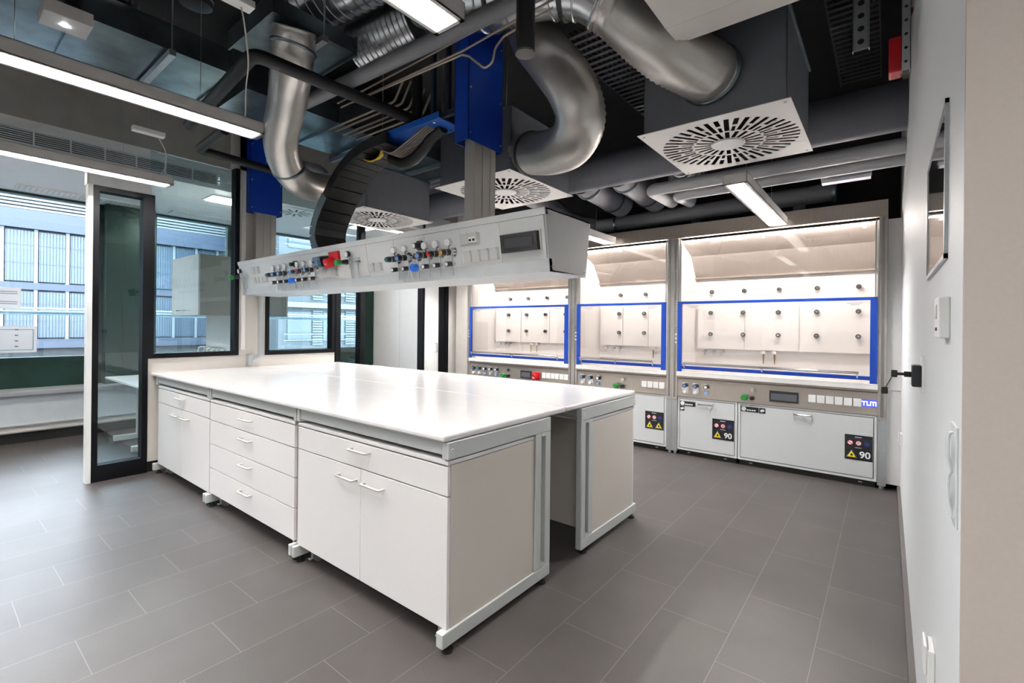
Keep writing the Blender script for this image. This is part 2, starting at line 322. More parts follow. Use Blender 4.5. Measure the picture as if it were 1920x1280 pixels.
# ================================================================ ISLAND BENCH
ZT0, ZT1 = .925, .955
def worktop(y0, y1, label):
    b = bmesh.new(); mbx = MB().box(-5.555, -1.495, y0, y1, ZT0, ZT1, bev=.009)
    return obj('worktop', mbx, top_, None, label, 'worktop', 'bench worktops')
worktop(1.425, 2.4185, 'long white worktop of the lab bench, half nearer the drawers')
worktop(2.4195, 3.405, 'long white worktop of the lab bench, half nearer the fume hoods')
def frame_(x0, x1, back=False, label=''):
    """H frame: top rail, foot rail, twin uprights, levelling feet; plane Y-Z"""
    s = (lambda y: 4.84-y) if back else (lambda y: y)
    t = thing('bench_trestle', label, 'bench frame', ((x0+x1)/2, s(2.18), 0), 'silver bench end frames')
    def bx(mb, a, b, c, d, bev=.004): a, b = sorted((s(a), s(b))); mb.box(x0, x1, a, b, c, d, bev=bev)
    mb = MB(); bx(mb, 1.445, 2.245, .845, .922); obj('top_rail', mb, silver, t)
    mb = MB(); bx(mb, 1.42, 2.245, .035, .1); obj('foot_rail', mb, silver, t)
    mb = MB(); bx(mb, 2.10, 2.155, .1, .845); obj('upright', mb, silver, t)
    mb = MB(); bx(mb, 2.195, 2.245, .1, .845); bx(mb, 2.155, 2.195, .1, .12, .0); bx(mb, 2.155, 2.195, .825, .845, 0); obj('upright', mb, silver, t)
    for y in (1.47, 2.19):
        obj('levelling_foot', MB().cyl(((x0+x1)/2, s(y), 0), ((x0+x1)/2, s(y), .012), .026).cyl(((x0+x1)/2, s(y), .012), ((x0+x1)/2, s(y), .036), .012), black, t)
    for y, z in ((1.47, .885), (2.215, .885)):
        for xx, sg in ((x0, -1), (x1, 1)):
            obj('screw', MB().cyl((xx-sg*.001, s(y), z), (xx+sg*.002, s(y), z), .009, 12).cyl((xx+sg*.002, s(y), z), (xx+sg*.0025, s(y), z), .003, 8, 1), [whitep, black], t)
    return t
pos = [('at the near end with the open slot', -1.53, -1.488), ('beside the near two-door unit, right one of the pair', -2.795, -2.767), ('beside the near two-door unit, left one of the pair', -2.838, -2.810), ('beside the far unit, right one of the pair', -4.162, -4.134), ('beside the far unit, left one of the pair', -4.206, -4.178), ('at the far end by the glass partition', -5.47, -5.43)]
for nm, a, b in pos: frame_(a, b, False, 'silver steel bench frame '+nm)
for nm, a, b in [('under the near end facing the fume hoods', -1.53, -1.488), ('on the hood side, middle of the bench', -2.82, -2.78), ('on the hood side, farther along the bench', -4.19, -4.15), ('on the hood side beside the partition', -5.47, -5.43)]:
    frame_(a, b, True, 'silver steel bench frame '+nm)
for s_, lab in ((1.455, 'front'), (2.19, 'inner front'), (2.62, 'inner rear'), (3.355, 'hood side')):
    for i, (a, b) in enumerate([(-5.43, -4.206), (-4.134, -2.838), (-2.767, -1.53)]):
        obj('bench_rail', MB().box(a, b, s_, s_+.03, .86, .92, bev=.003), silver, None, 'silver cross rail under the worktop, %s row, %s bay' % (lab, ('far', 'middle', 'near')[i]), 'rail', 'bench cross rails')
def handle(mb, x0, x1, y, z, m=0, d=.032):
    mb.tube(fillet([(x0, y, z), (x0, y-d, z), (x1, y-d, z), (x1, y, z)], .012, 6), .0065, 10, m); return mb
def cabinet(kind, x0, x1, label, loc=None):
    """mobile under-bench unit, front at y=1.45"""
    yf, yb = 1.452, 2.095; xm = (x0+x1)/2
    t = thing('bench_cabinet', label, 'cabinet', (xm, (yf+yb)/2, 0), 'mobile under-bench cabinets')
    c = MB().box(x0, x0+.018, yf+.02, yb, .1, .817).box(x1-.018, x1, yf+.02, yb, .1, .817).box(x0+.018, x1-.018, yf+.02, yb, .1, .118).box(x0+.018, x1-.018, yb-.01, yb, .118, .817)
    c.box(x0, x1, yf, yb, .82, .838, 1, bev=.002)
    obj('body', c, [sidep, white], t)
    def panel(nm, a, b, z0, z1, hx=None, hz=None):
        d = obj(nm, MB().box(a+.0015, b-.0015, yf, yf+.018, z0+.0015, z1-.0015, bev=.0015), front, t)
        hx = (a+b)/2 if hx is None else hx
        obj('handle', handle(MB(), hx-.08, hx+.08, yf, hz), mat('satin_nickel', 'd6d2cc', .35, metal=.55), d)
    if kind == 'doors':
        panel('drawer', x0, x1, .683, .814, None, .778)
        panel('door', x0, xm, .1, .68, xm-.115, .618); panel('door', xm, x1, .1, .68, xm+.115, .618)
    else:
        for a, b in ((.678, .814), (.494, .675), (.306, .491), (.108, .303)): panel('drawer', x0, x1, a, b, None, b-.05)
    for cx in (x0+.09, x1-.09):
        for cy in (yf+.075, yb-.09):
            w = obj('caster', MB().cyl((cx, cy, .046), (cx, cy, .1), .012).box(cx-.03, cx+.03, cy-.03, cy+.03, .088, .1).cyl((cx-.013, cy+.012, .036), (cx+.013, cy+.012, .036), .036, 20, 1), [greyp, mat('caster_wheel', '8d8d8c', .4)], t)
            obj('brake_lever', MB().box(cx-.012, cx+.012, cy-.05, cy-.025, .024, .032, bev=.003).box(cx-.012, cx+.012, cy-.03, cy-.022, .03, .07), alu, w)
    return t
cA = cabinet('doors', -5.425, -4.172, 'white lab cabinet, one drawer over two doors, by the glass partition')
cB = cabinet('drawers', -4.158, -2.832, 'white lab cabinet of four wide drawers in the middle of the bench')
cC = cabinet('doors', -2.79, -1.497, 'white lab cabinet, one drawer over two doors, at the near bench end')
for src, lab in ((cA, 'white cabinet on the hood side of the bench, next to the partition'), (cB, 'white drawer cabinet on the hood side, mid bench'), (cC, 'white cabinet on the hood side whose side panel shows at the near end')):
    l = src.location; dup(src, (l.x, 4.84-l.y, 0), lab, PI)

# ================================================================ SERVICE BOOM
BX0, BX1 = -5.52, -1.50
boom = thing('service_boom', 'long grey media boom with gauges, sockets and taps hanging over the bench', 'service boom', (-3.5, 2.44, 1.75))
sec = [(2.185, 2.10), (2.695, 2.10), (2.645, 1.755), (2.24, 1.745)]
obj('body', MB().prism([(2.20, 2.085), (2.68, 2.085), (2.632, 1.77), (2.25, 1.76)], 'x', BX0+.01, BX1-.01), boomc, boom)
n_ = Vector((0, -1, -.17)).normalized(); uz_ = Vector((0, -.17, 1)).normalized()
def fy(z): return 2.19+(2.08-z)*.17
def face(x0, x1, z0, z1, d0=0.0, d1=.004):
    """slab on the slanted front of the boom"""
    vs = []
    for d in (d0, d1):
        for x, z in ((x0, z0), (x1, z0), (x1, z1), (x0, z1)): vs.append(Vector((x, fy(z), z))+n_*d)
    return vs, [(3, 2, 1, 0), (4, 5, 6, 7), (0, 1, 5, 4), (1, 2, 6, 5), (2, 3, 7, 6), (3, 0, 4, 7)]
obj('top_rail', MB().add(*face(BX0, BX1, 2.062, 2.10, -.02, .012)).box(BX0, BX1, 2.185, 2.695, 2.092, 2.10), boomc, boom)
obj('bottom_rail', MB().add(*face(BX0, BX1, 1.745, 1.818, -.02, .012)).box(BX0, BX1, 2.24, 2.645, 1.745, 1.755), mat('boom_rail_silver', 'c9cccd', .35, metal=.2), boom)
obj('end_plate', MB().prism(sec, 'x', BX1-.012, BX1), mat('boom_end_grey', 'a9abaa', .45, var=.02, scale=150), boom)
obj('end_plate', MB().prism(sec, 'x', BX0, BX0+.012), boomc, boom)
for y, z in ((2.205, 2.08), (2.675, 2.08), (2.26, 1.775), (2.625, 1.775)): obj('screw', MB().cyl((BX1, y, z), (BX1+.003, y, z), .008, 12).cyl((BX1+.003, y, z), (BX1+.0035, y, z), .004, 8, 1), [alu, black], boom)
seams = [BX0+.012]+[-5.216+.3378*k for k in range(11)]+[BX1-.012]
for a, b in zip(seams, seams[1:]): obj('front_panel', MB().add(*face(a+.0015, b-.0015, 1.82, 2.06, 0, .01)), boomc, boom)
obj('rear_cover', MB().prism([(2.682, 2.062), (2.69, 2.062), (2.655, 1.818), (2.647, 1.818)], 'x', BX0+.012, BX1-.012), boomc, boom)
def Pf(x, z, d): return Vector((x, fy(z), z))+n_*d
def valve(x, cap, low='black', gauge=True, reg=True, z0=1.92):
    capm = {'green': mat('teal_plastic', '186a68', .35), 'blue': mat('blue_cap', '5a88c8', .35), 'red': red, 'amber': mat('amber_plastic', 'c88830', .35)}[cap]
    v = obj('gas_valve', MB().cyl(Pf(x, z0, 0), Pf(x, z0, .012), .036, 24).cyl(Pf(x, z0, .012), Pf(x, z0, .05), .022, 20).cyl(Pf(x, z0-.01, .03), Pf(x, z0-.075, .03), .008, 10).cyl(Pf(x, z0-.075, .008), Pf(x, z0-.075, .045), .012, 12).cyl(Pf(x, z0-.075, .03), Pf(x, z0-.15, .03), .005, 8), chrome, boom)
    if reg: obj('regulator_knob', MB().cyl(Pf(x, z0, .05), Pf(x, z0, .088), .022).cyl(Pf(x, z0, .088), Pf(x, z0, .09), .0225, 20, 2).cyl(Pf(x, z0, .09), Pf(x, z0, .125), .022, r1=.018).cyl(Pf(x, z0, .125), Pf(x, z0, .137), .016, 16, 1, r1=.008), [blackm, capm, whitep], v)
    if gauge:
        g = obj('pressure_gauge', MB().cyl(Pf(x, z0+.02, .04), Pf(x, z0+.04, .045), .006, 8).cyl(Pf(x, z0+.062, .035), Pf(x, z0+.062, .06), .026, 24), [chrome], v)
        obj('dial', MB().cyl(Pf(x, z0+.062, .06), Pf(x, z0+.062, .0612), .0235, 24).add([Pf(x-.001, z0+.06, .0614), Pf(x+.001, z0+.06, .0614), Pf(x+.010, z0+.076, .0614)], [(0, 1, 2)], 1), [whitep, black], g)
    lm = {'black': blackm, 'blue': bluek}[low]
    k = obj('outlet_knob', MB().cyl(Pf(x, z0-.075, .045), Pf(x, z0-.075, .085), .017 if low == 'black' else .026, 18).cyl(Pf(x, z0-.075, .085), Pf(x, z0-.075, .087), .012, 16, 1), [lm, whitep if low == 'black' else lm], v)
for x, c_ in ((-2.809, 'green'), (-2.689, 'blue')): valve(x, c_)
valve(-2.588, 'blue', 'blue', False, False)
obj('selector_knob', MB().cyl(Pf(-2.545, 1.99, 0), Pf(-2.545, 1.99, .04), .034, 24).cyl(Pf(-2.545, 1.99, .04), Pf(-2.545, 1.99, .085), .02, 20).cyl(Pf(-2.545, 1.99, .085), Pf(-2.545, 1.99, .087), .016, 20, 1), [blackm, whitep], boom)
for x, c_ in ((-2.474, 'blue'), (-2.363, 'red'), (-2.246, 'amber')): valve(x, c_)
for i, x in enumerate((-4.657, -4.539, -4.424)): valve(x, ('green', 'blue', 'blue')[i])
valve(-4.313, 'blue', 'blue', False, False)
obj('selector_knob', MB().cyl(Pf(-4.27, 1.99, 0), Pf(-4.27, 1.99, .04), .03, 24).cyl(Pf(-4.27, 1.99, .04), Pf(-4.27, 1.99, .08), .018, 20), [blackm], boom)
for i, x in enumerate((-4.196, -4.082, -3.95)): valve(x, ('blue', 'red', 'blue')[i])
def water(x, z):
    v = obj('water_tap', MB().cyl(Pf(x, z, 0), Pf(x, z, .06), .013).cyl(Pf(x, z+.01, .04), Pf(x, z+.05, .04), .008, 8).cyl(Pf(x, z, .035), Pf(x, z-.13, .035), .009, 12, r1=.004).cyl(Pf(x, z-.04, .035), Pf(x, z-.055, .035), .013, 12), alu, boom)
    obj('gauge', MB().cyl(Pf(x-.01, z+.06, .03), Pf(x-.01, z+.06, .055), .026, 20).cyl(Pf(x-.01, z+.06, .055), Pf(x-.01, z+.06, .057), .022, 20, 1), [blackm, whitep], v)
    obj('tap_knob', MB().cyl(Pf(x, z, .06), Pf(x, z, .12), .022, 20, r1=.015).cyl(Pf(x, z, .12), Pf(x, z, .155), .022, 10, 1, r1=.028).cyl(Pf(x, z, .155), Pf(x, z, .16), .024, 10, 1), [blackm, greenk], v)
    w2 = obj('outlet_nozzle', MB().cyl(Pf(x+.1, z-.005, 0), Pf(x+.1, z-.005, .045), .009).cyl(Pf(x+.06, z+.005, .04), Pf(x+.14, z+.018, .04), .006, 8).cyl(Pf(x+.1, z-.01, .035), Pf(x+.1, z-.13, .035), .009, 12, r1=.004), alu, boom)
water(-3.394, 1.945); water(-5.42, 1.94)
def sockets(x0, x1, z0, z1, n, par=None, m=greyp):
    w = (x1-x0)/n
    for k in range(n):
        a, b = x0+k*w, x0+(k+1)*w
        s = obj('power_socket', MB().add(*face(a+.002, b-.002, z0, z1, .01, .022)).add(*face(a+.006, b-.006, z0+.004, z1-.008, .022, .027)).add(*face(a+.01, b-.01, z1-.006, z1+.003, .012, .028)), m, boom)
sockets(-5.19, -4.885, 1.856, 1.915, 4); sockets(-5.2, -5.03, 1.955, 2.02, 2)
sockets(-3.85, -3.62, 1.842, 1.905, 3); sockets(-3.184, -3.012, 1.848, 1.91, 2)
sockets(-2.168, -2.005, 1.955, 2.02, 2); sockets(-2.15, -1.855, 1.842, 1.912, 4)
v = obj('data_outlet', MB().add(*face(-2.075, -2.015, 1.965, 1.995, .027, .04)).add(*face(-2.07, -2.05, 1.97, 1.985, .04, .0405), 1).add(*face(-2.04, -2.02, 1.97, 1.985, .04, .0405), 1), [whitep, black], boom)
cb = obj('breaker_box', MB().add(*face(-1.82, -1.535, 1.868, 1.985, .01, .02)), greyp, boom)
obj('breaker_cover', MB().add(*face(-1.812, -1.545, 1.873, 1.978, .02, .045)).add(*face(-1.78, -1.575, 1.90, 1.955, .045, .047), 1), [glassmat('smoked_cover_glass', (.1, .1, .11), .08), mat('smoked_plastic', '2c2d30', .2)], cb)
obj('breaker_row', MB().add(*face(-1.80, -1.56, 1.885, 1.965, .021, .03)), blackm, cb)
cb = obj('breaker_box', MB().add(*face(-3.895, -3.70, 1.925, 2.03, .01, .02)), greyp, boom)
obj('breaker_cover', MB().add(*face(-3.89, -3.715, 1.93, 2.02, .02, .07)), [glassmat('clear_cover_glass', (.45, .52, .58), .12)], cb)
obj('breaker_row', MB().add(*face(-3.88, -3.725, 1.94, 2.0, .021, .035)), blackm, cb)
r_ = obj('threephase_socket', MB().add(*face(-3.69, -3.555, 1.935, 2.045, .01, .035)).cyl(Pf(-3.64, 1.965, .03), Pf(-3.645, 1.95, .10), .04, 20), red, boom, label='red three-phase power socket')
obj('socket_label', MB().cyl(Pf(-3.645, 1.95, .1), Pf(-3.645, 1.95, .1005), .012, 4), whitep, r_)

# ---- lifting columns
def lift(x0, x1, y0, y1, zb, label):
    t = thing('lifting_column', label, 'lifting column', ((x0+x1)/2, (y0+y1)/2, 2.1), 'blue lifting columns of the boom')
    obj('mast', MB().box(x0+.03, x1-.008, y0+.07, y1-.06, 2.10, 3.9, bev=.004).box(x1-.01, x1-.004, y0+.15, y0+.155, 2.10, 3.0).box(x1-.01, x1-.004, y1-.12, y1-.115, 2.10, 3.0), mat('mast_grey', 'aeaba6', .4, metal=.4), t)
    mb = MB().box(x0, x0+.004, y0, y1, zb, 3.55).box(x1-.004, x1, y0, y1, zb, 3.55).box(x0, x1, y0, y0+.004, zb, 3.55).box(x0, x1, y1-.004, y1, zb, 3.55)
    obj('cover', mb, blue, t)
    for z in (zb+.05, zb+.35, 3.4):
        for y in (y0+.02, y1-.02): obj('screw', MB().cyl((x1, y, z), (x1+.003, y, z), .007, 10), alu, t)
lift(-2.31, -2.18, 2.27, 2.62, 2.67, 'blue column carrying the near end of the media boom')
lift(-5.55, -5.45, 2.27, 2.62, 2.66, 'blue column carrying the far end of the media boom, by the partition')

# ================================================================ FUME HOODS
YH = 5.41
def hood(x0, x1, knobs, label, ndisp, extra):
    """x0..x1 inner opening; posts either side"""
    t = thing('fume_hood', label, 'fume hood', ((x0+x1)/2, 5.75, 0), 'fume hoods along the wall')
    yb = 6.0
    for px, sg in ((x0, -1), (x1, 1)):
        a, b = (px-.062, px) if sg < 0 else (px, px+.062)
        p = obj('side_post', MB().box(a, b, YH-.02, YH+.12, .62, 2.45, bev=.002).box(a+.02, b-.02, YH-.022, YH-.0195, .65, 2.44, 1), [steel, mat('post_groove', '8a8580', .4, metal=.7)], t)
        obj('post_foot', MB().box(a, b, YH-.015, YH+.12, .035, .62, bev=.002).cyl(((a+b)/2, YH+.03, 0), ((a+b)/2, YH+.03, .035), .02), alu, t)
        if sg < 0:
            q = MB()
            for k in range(12): q.cyl(((a+b)/2+.012, YH-.02, 1.46+k*.025), ((a+b)/2+.012, YH-.023, 1.46+k*.025), .004, 8)
            for k in range(3): q.cyl(((a+b)/2+.012, YH-.02, 1.27+k*.045), ((a+b)/2+.012, YH-.023, 1.27+k*.045), .01, 8)
            obj('position_marks', q, whitep, p)
    # lining
    for px, d in ((x0, .012), (x1-.012, .012)):
        obj('side_lining', MB().prism([(YH+.12, .93), (yb, .93), (yb, 2.03), (5.985, 2.05), (5.80, 2.29), (YH+.02, 2.43), (YH+.02, 1.0)], 'x', px, px+d), inner, t)
    obj('back_wall', MB().box(x0, x1, yb, yb+.02, .93, 2.05), inner, t)
    bf = MB().prism([(5.95, 1.19), (5.96, 1.19), (5.965, 1.72), (5.955, 1.72)], 'x', x0+.05, x1-.05)
    for q in ((x0*.68+x1*.32), (x0*.38+x1*.62)): bf.box(q-.001, q+.001, 5.944, 5.958, 1.19, 1.7, 1)
    obj('baffle', bf, [inner, mat('seam_grey', 'b9b0a8', .5)], t)
    obj('canopy', MB().prism([(5.985, 2.05), (5.80, 2.29), (5.80, 2.30), (5.995, 2.05)], 'x', x0, x1).prism([(5.80, 2.29), (YH+.06, 2.42), (YH+.06, 2.43), (5.80, 2.30)], 'x', x0, x1), mat('canopy_stainless', 'b3aaa3', .36, metal=.5, var=.04, scale=5, stretch=(30, 1, 1)), t)
    obj('canopy_gutter', MB().box(x0, x1, 5.955, 5.99, 2.03, 2.05), steelh, t)
    for nx in range(1, 3 if x1-x0 > 1.4 else 2): obj('canopy_sensor', MB().cyl((x0+(x1-x0)*.47*nx, 5.50, 2.405), (x0+(x1-x0)*.47*nx, 5.50, 2.38), .012, 12), whitep, t)
    # scaffold knobs
    for i, kx in enumerate(knobs):
        for z in (1.872, 1.618, 1.364):
            yk = 5.945 if z < 1.7 else 5.985
            obj('rod_clamp', MB().cyl((kx, yk+.015, z), (kx, yk-.028, z), .022, 20, r1=.024).cyl((kx, yk-.028, z), (kx, yk-.031, z), .012, 12, 1), [knobm, chrome], t)
    # outlets under the baffle
    for i, fx in enumerate((x0+.13, x0+.235, x0+.325)): obj('gas_outlet', MB().cyl((fx, yb, 1.155), (fx, yb-.05, 1.155), .018, 16).cyl((fx, yb-.04, 1.155), (fx, yb-.045, 1.11), .006, 8), alu if i else chrome, t)
    xm = x0+(x1-x0)*(.43 if x1-x0 > 1.4 else .68)
    for fx in (xm, xm+.11): obj('water_nozzle', MB().cyl((fx, yb, 1.165), (fx, yb-.06, 1.165), .02, 16, 1).cyl((fx, yb-.05, 1.15), (fx, yb-.055, 1.04), .012, 10, r1=.005), [brass, whitep], t)
    # worktop and control fascia
    obj('worktop', MB().box(x0, x1, YH-.045, yb, .895, .93).box(x0, x1, YH-.045, YH-.02, .93, .945, bev=.003), mat('hood_worktop_white', 'ece9e6', .25), t)
    obj('apron', MB().prism([(YH-.035, .895), (YH-.035, .875), (YH+.0, .86), (YH+.0, .895)], 'x', x0, x1), steelh, t)
    fp = MB().prism([(YH+.0, .868), (YH-.012, .66), (YH+.01, .66), (YH+.02, .868)], 'x', x0, x1)
    obj('control_fascia', fp, mat('fascia_stainless', 'b9b0a7', .3, metal=.8, var=.06, scale=6, stretch=(40, 1, 1)), t)
    yf = YH-.008
    def vp(x, blk=False, c=None):
        v = obj('valve_plate', MB().box(x-.035, x+.035, yf-.006, yf, .70, .825, bev=.002) if not blk else MB().cyl((x, yf, .79), (x, yf-.01, .79), .034), chrome, t)
        obj('valve_knob', MB().cyl((x, yf-.008, .79), (x, yf-.045, .79), .023, 18).cyl((x, yf-.045, .79), (x, yf-.05, .79), .016, 16, 1), [blackm, c or whitep], v)
        obj('valve_knob', MB().cyl((x, yf-.006, .722), (x, yf-.035, .722), .017, 18), whitep if not blk else mat('light_blue_plastic', '7fb4ee', .35), v)
    for i in range(extra['valves']): vp(x0+.09+i*.115, i == extra['valves']-1 or extra.get('blue') == i, mat('blue_cap', '5a88c8', .35) if i < 2 else whitep)
    gx = x0+extra['tap']
    g = obj('water_tap', MB().cyl((gx, yf, .72), (gx, yf-.04, .72), .012).cyl((gx, yf-.04, .72), (gx, yf-.085, .72), .034, 10, 1, r1=.028), [chrome, greenk], t)
    obj('tap_stud', MB().cyl((gx+.07, yf, .715), (gx+.07, yf-.05, .715), .02), blackm, t)
    obj('tap_rose', MB().cyl((gx+.075, yf, .80), (gx+.075, yf-.03, .80), .022), chrome, t)
    if extra.get('disp'):
        d0, d1 = x0+extra['disp'][0], x0+extra['disp'][1]
        obj('breaker_window', MB().box(d0, d1, yf-.02, yf, .70, .81, bev=.004).box(d0+.015, d1-.015, yf-.0215, yf-.0195, .72, .785, 1), [mat('smoked_plastic', '2c2d30', .2), mat('breaker_grey', '55585c', .3)], t)
    if extra.get('red'):
        rx = x0+extra['red']; obj('threephase_socket', MB().box(rx-.06, rx+.06, yf-.02, yf, .69, .80, bev=.006).cyl((rx, yf-.02, .745), (rx-.01, yf-.07, .73), .045).cyl((rx-.01, yf-.07, .73), (rx-.01, yf-.071, .73), .018, 4, 1), [red, whitep], t)
    s0, n = x0+extra['sock'][0], extra['sock'][1]
    for k in range(n): obj('power_socket', MB().box(s0+k*.071, s0+k*.071+.062, yf-.012, yf, .725, .80, bev=.003).box(s0+k*.071+.004, s0+k*.071+.058, yf-.015, yf-.012, .73, .79), whitep, t)
    # sash
    sz0, sz1 = .975, 1.73; sy = YH-.03
    sx0, sx1 = x0+.006, x1-.006
    fw_ = .058
    sf = obj('sash_frame', MB().box(sx0, sx0+fw_-.012, sy-.012, sy+.012, sz0-.05, sz1, bev=.001).box(sx1-fw_+.005, sx1, sy-.012, sy+.012, sz0-.05, sz1, bev=.001).box(sx0+fw_-.012, sx1-fw_+.005, sy-.012, sy+.012, sz1-.028, sz1).box(sx0+fw_-.012, sx1-fw_+.005, sy-.012, sy+.012, sz0, sz0+.035), sashb, t)
    obj('sash_glass', MB().box(sx0+fw_-.012, sx1-fw_+.005, sy-.003, sy+.003, sz0+.035, sz1-.028), GLASSH, t)
    obj('upper_glass', MB().box(sx0+.01, sx1-.01, sy+.03, sy+.036, sz1-.05, 2.425), GLASSH, t)
    for rx in (sx0+.01, sx1-.022): obj('glass_rail', MB().box(rx, rx+.012, sy+.024, sy+.042, sz1, 2.43), alu, t)
    hb = MB().box(sx0+fw_+.01, sx1-.13, sy-.07, sy-.052, 1.03, 1.05, bev=.006)
    for q in (0, .5, 1):
        hx = sx0+fw_+.02+(sx1-.15-sx0-fw_-.02)*q; hb.prism([(sy-.065, 1.045), (sy-.065, 1.02), (sy-.012, .985), (sy-.012, 1.02)], 'x', hx, hx+.012)
    obj('sash_handle', hb, chrome, sf)
    ln = MB()
    for xx in (sx0+fw_+.06, sx1-fw_-.16):
        for k, wd in enumerate((.12, .07)): ln.box(xx-wd/2+.05, xx+wd/2+.05, sy-.0042, sy-.0032, 1.675-k*.016, 1.679-k*.016)
    obj('warning_text', ln, ink, sf)
    # lamp behind the lintel
    obj('hood_lamp', MB().box(x0+.05, x1-.05, YH+.03, YH+.042, 2.405, 2.415), hoodl, t)
    return t
HD = steelh
k3 = [-1.659+.3575*i for i in range(5)]
h3 = hood(-1.866, -.062, k3, 'wide right-hand fume hood beside the white wall, sash half down', 1, dict(valves=3, tap=.71, disp=(.935, 1.19), sock=(1.27, 6)))
h2 = hood(-3.18, -1.99, [-2.847, -2.493], 'narrow middle fume hood, blue framed sash half down', 0, dict(valves=3, tap=.58, sock=(.89, 4)))
h1 = hood(-5.10, -3.304, [-4.768+.357*i for i in range(4)], 'left-hand fume hood partly hidden behind the media boom', 1, dict(valves=5, blue=2, tap=.71, disp=(1.0, 1.185), red=1.275, sock=(1.37, 6)))
# blue lit logo on the right hood
lg = MB(); X0, Z0, u = -.185, .742, .0105
def seg(a, b, c, d): lg.box(X0+a*u, X0+b*u, YH-.020, YH-.014, Z0+c*u, Z0+d*u)
seg(0, 5, 3, 4); seg(1.7, 2.7, 0, 3); seg(4, 5, 0, 3); seg(5, 7, 0, 1); seg(6.3, 7.3, 0, 4); seg(7.3, 11, 3, 4); seg(8.2, 9.2, 0, 3); seg(10, 11, 0, 3)
o = obj('lit_logo', lg, logow, h3); o['label'] = 'glowing TUM letters'
obj('logo_glow_plate', MB().box(X0-.012, X0+11*u+.012, YH-.014, YH-.008, Z0-.01, Z0+4*u+.01), logol, o)
obj('hood_lintel', MB().box(-5.17, -.0, YH-.03, YH+.02, 2.45, 2.60, bev=.003).box(-5.17, 0, YH+.02, 6.05, 2.585, 2.60), steelh, None, 'long brushed steel lintel panel running over all three fume hoods', 'lintel panel')
obj('post_cover', MB().box(-1.929, -1.927, YH-.021, YH, .62, 2.45), steel, None, 'thin steel joint strip between the middle and right fume hoods', 'cover strip')
obj('filler_panel', MB().box(.001, .099, YH+.03, YH+.05, 0.05, 2.43), white, None, 'white filler panel between the right fume hood and the wall', 'filler panel')
obj('filler_panel', MB().box(-5.42, -5.17, YH-.01, YH+.01, 0.0, 2.6, bev=.004), mat('grey_filler', 'b5b0aa', .45), None, 'tall grey filler panel between the partition and the left fume hood', 'filler panel')

# under-hood safety cabinets
def pict(mb, x, z, r, kind):
    y = YS
    if kind == 'ban': mb.cyl((x, y, z), (x, y-.0012, z), r, 20, 3).cyl((x, y-.0012, z), (x, y-.0024, z), r*.74, 20, 1); mb.add([(x-r*.6, y-.0036, z+r*.45), (x-r*.45, y-.0036, z+r*.6), (x+r*.6, y-.0036, z-r*.45), (x+r*.45, y-.0036, z-r*.6)], [(0, 1, 2, 3)], 0)
    if kind == 'ban2': mb.cyl((x, y, z), (x, y-.0012, z), r, 20, 3).cyl((x, y-.0012, z), (x, y-.0024, z), r*.74, 20, 1).box(x-r*.3, x-r*.12, y-.0036, y-.0024, z-r*.45, z+r*.3, 0).box(x-r*.3, x+r*.3, y-.0036, y-.0024, z+r*.3, z+r*.45, 0).box(x+r*.12, x+r*.3, y-.0036, y-.0024, z-r*.45, z+r*.3, 0)
    if kind == 'blue': mb.cyl((x, y, z), (x, y-.0012, z), r, 20, 4).cyl((x, y-.0012, z), (x, y-.0024, z), r*.85, 20, 0).cyl((x, y-.0024, z), (x, y-.0036, z), r*.45, 16, 4)
    if kind == 'tri':
        for s, m_, d in ((1.12, 1, .001), (1.06, 0, .002), (.9, 2, .003)):
            mb.add([(x-r*s, y-d, z-r*.62*s), (x+r*s, y-d, z-r*.62*s), (x, y-d, z+r*1.1*s)], [(0, 1, 2)], m_)
        mb.add([(x-r*.25, y-.004, z-r*.3), (x+r*.25, y-.004, z-r*.3), (x+r*.3, y-.004, z), (x+r*.05, y-.004, z+r*.45), (x-r*.22, y-.004, z+.05*r)], [(0, 1, 2, 3, 4)], 0)
YS = 0
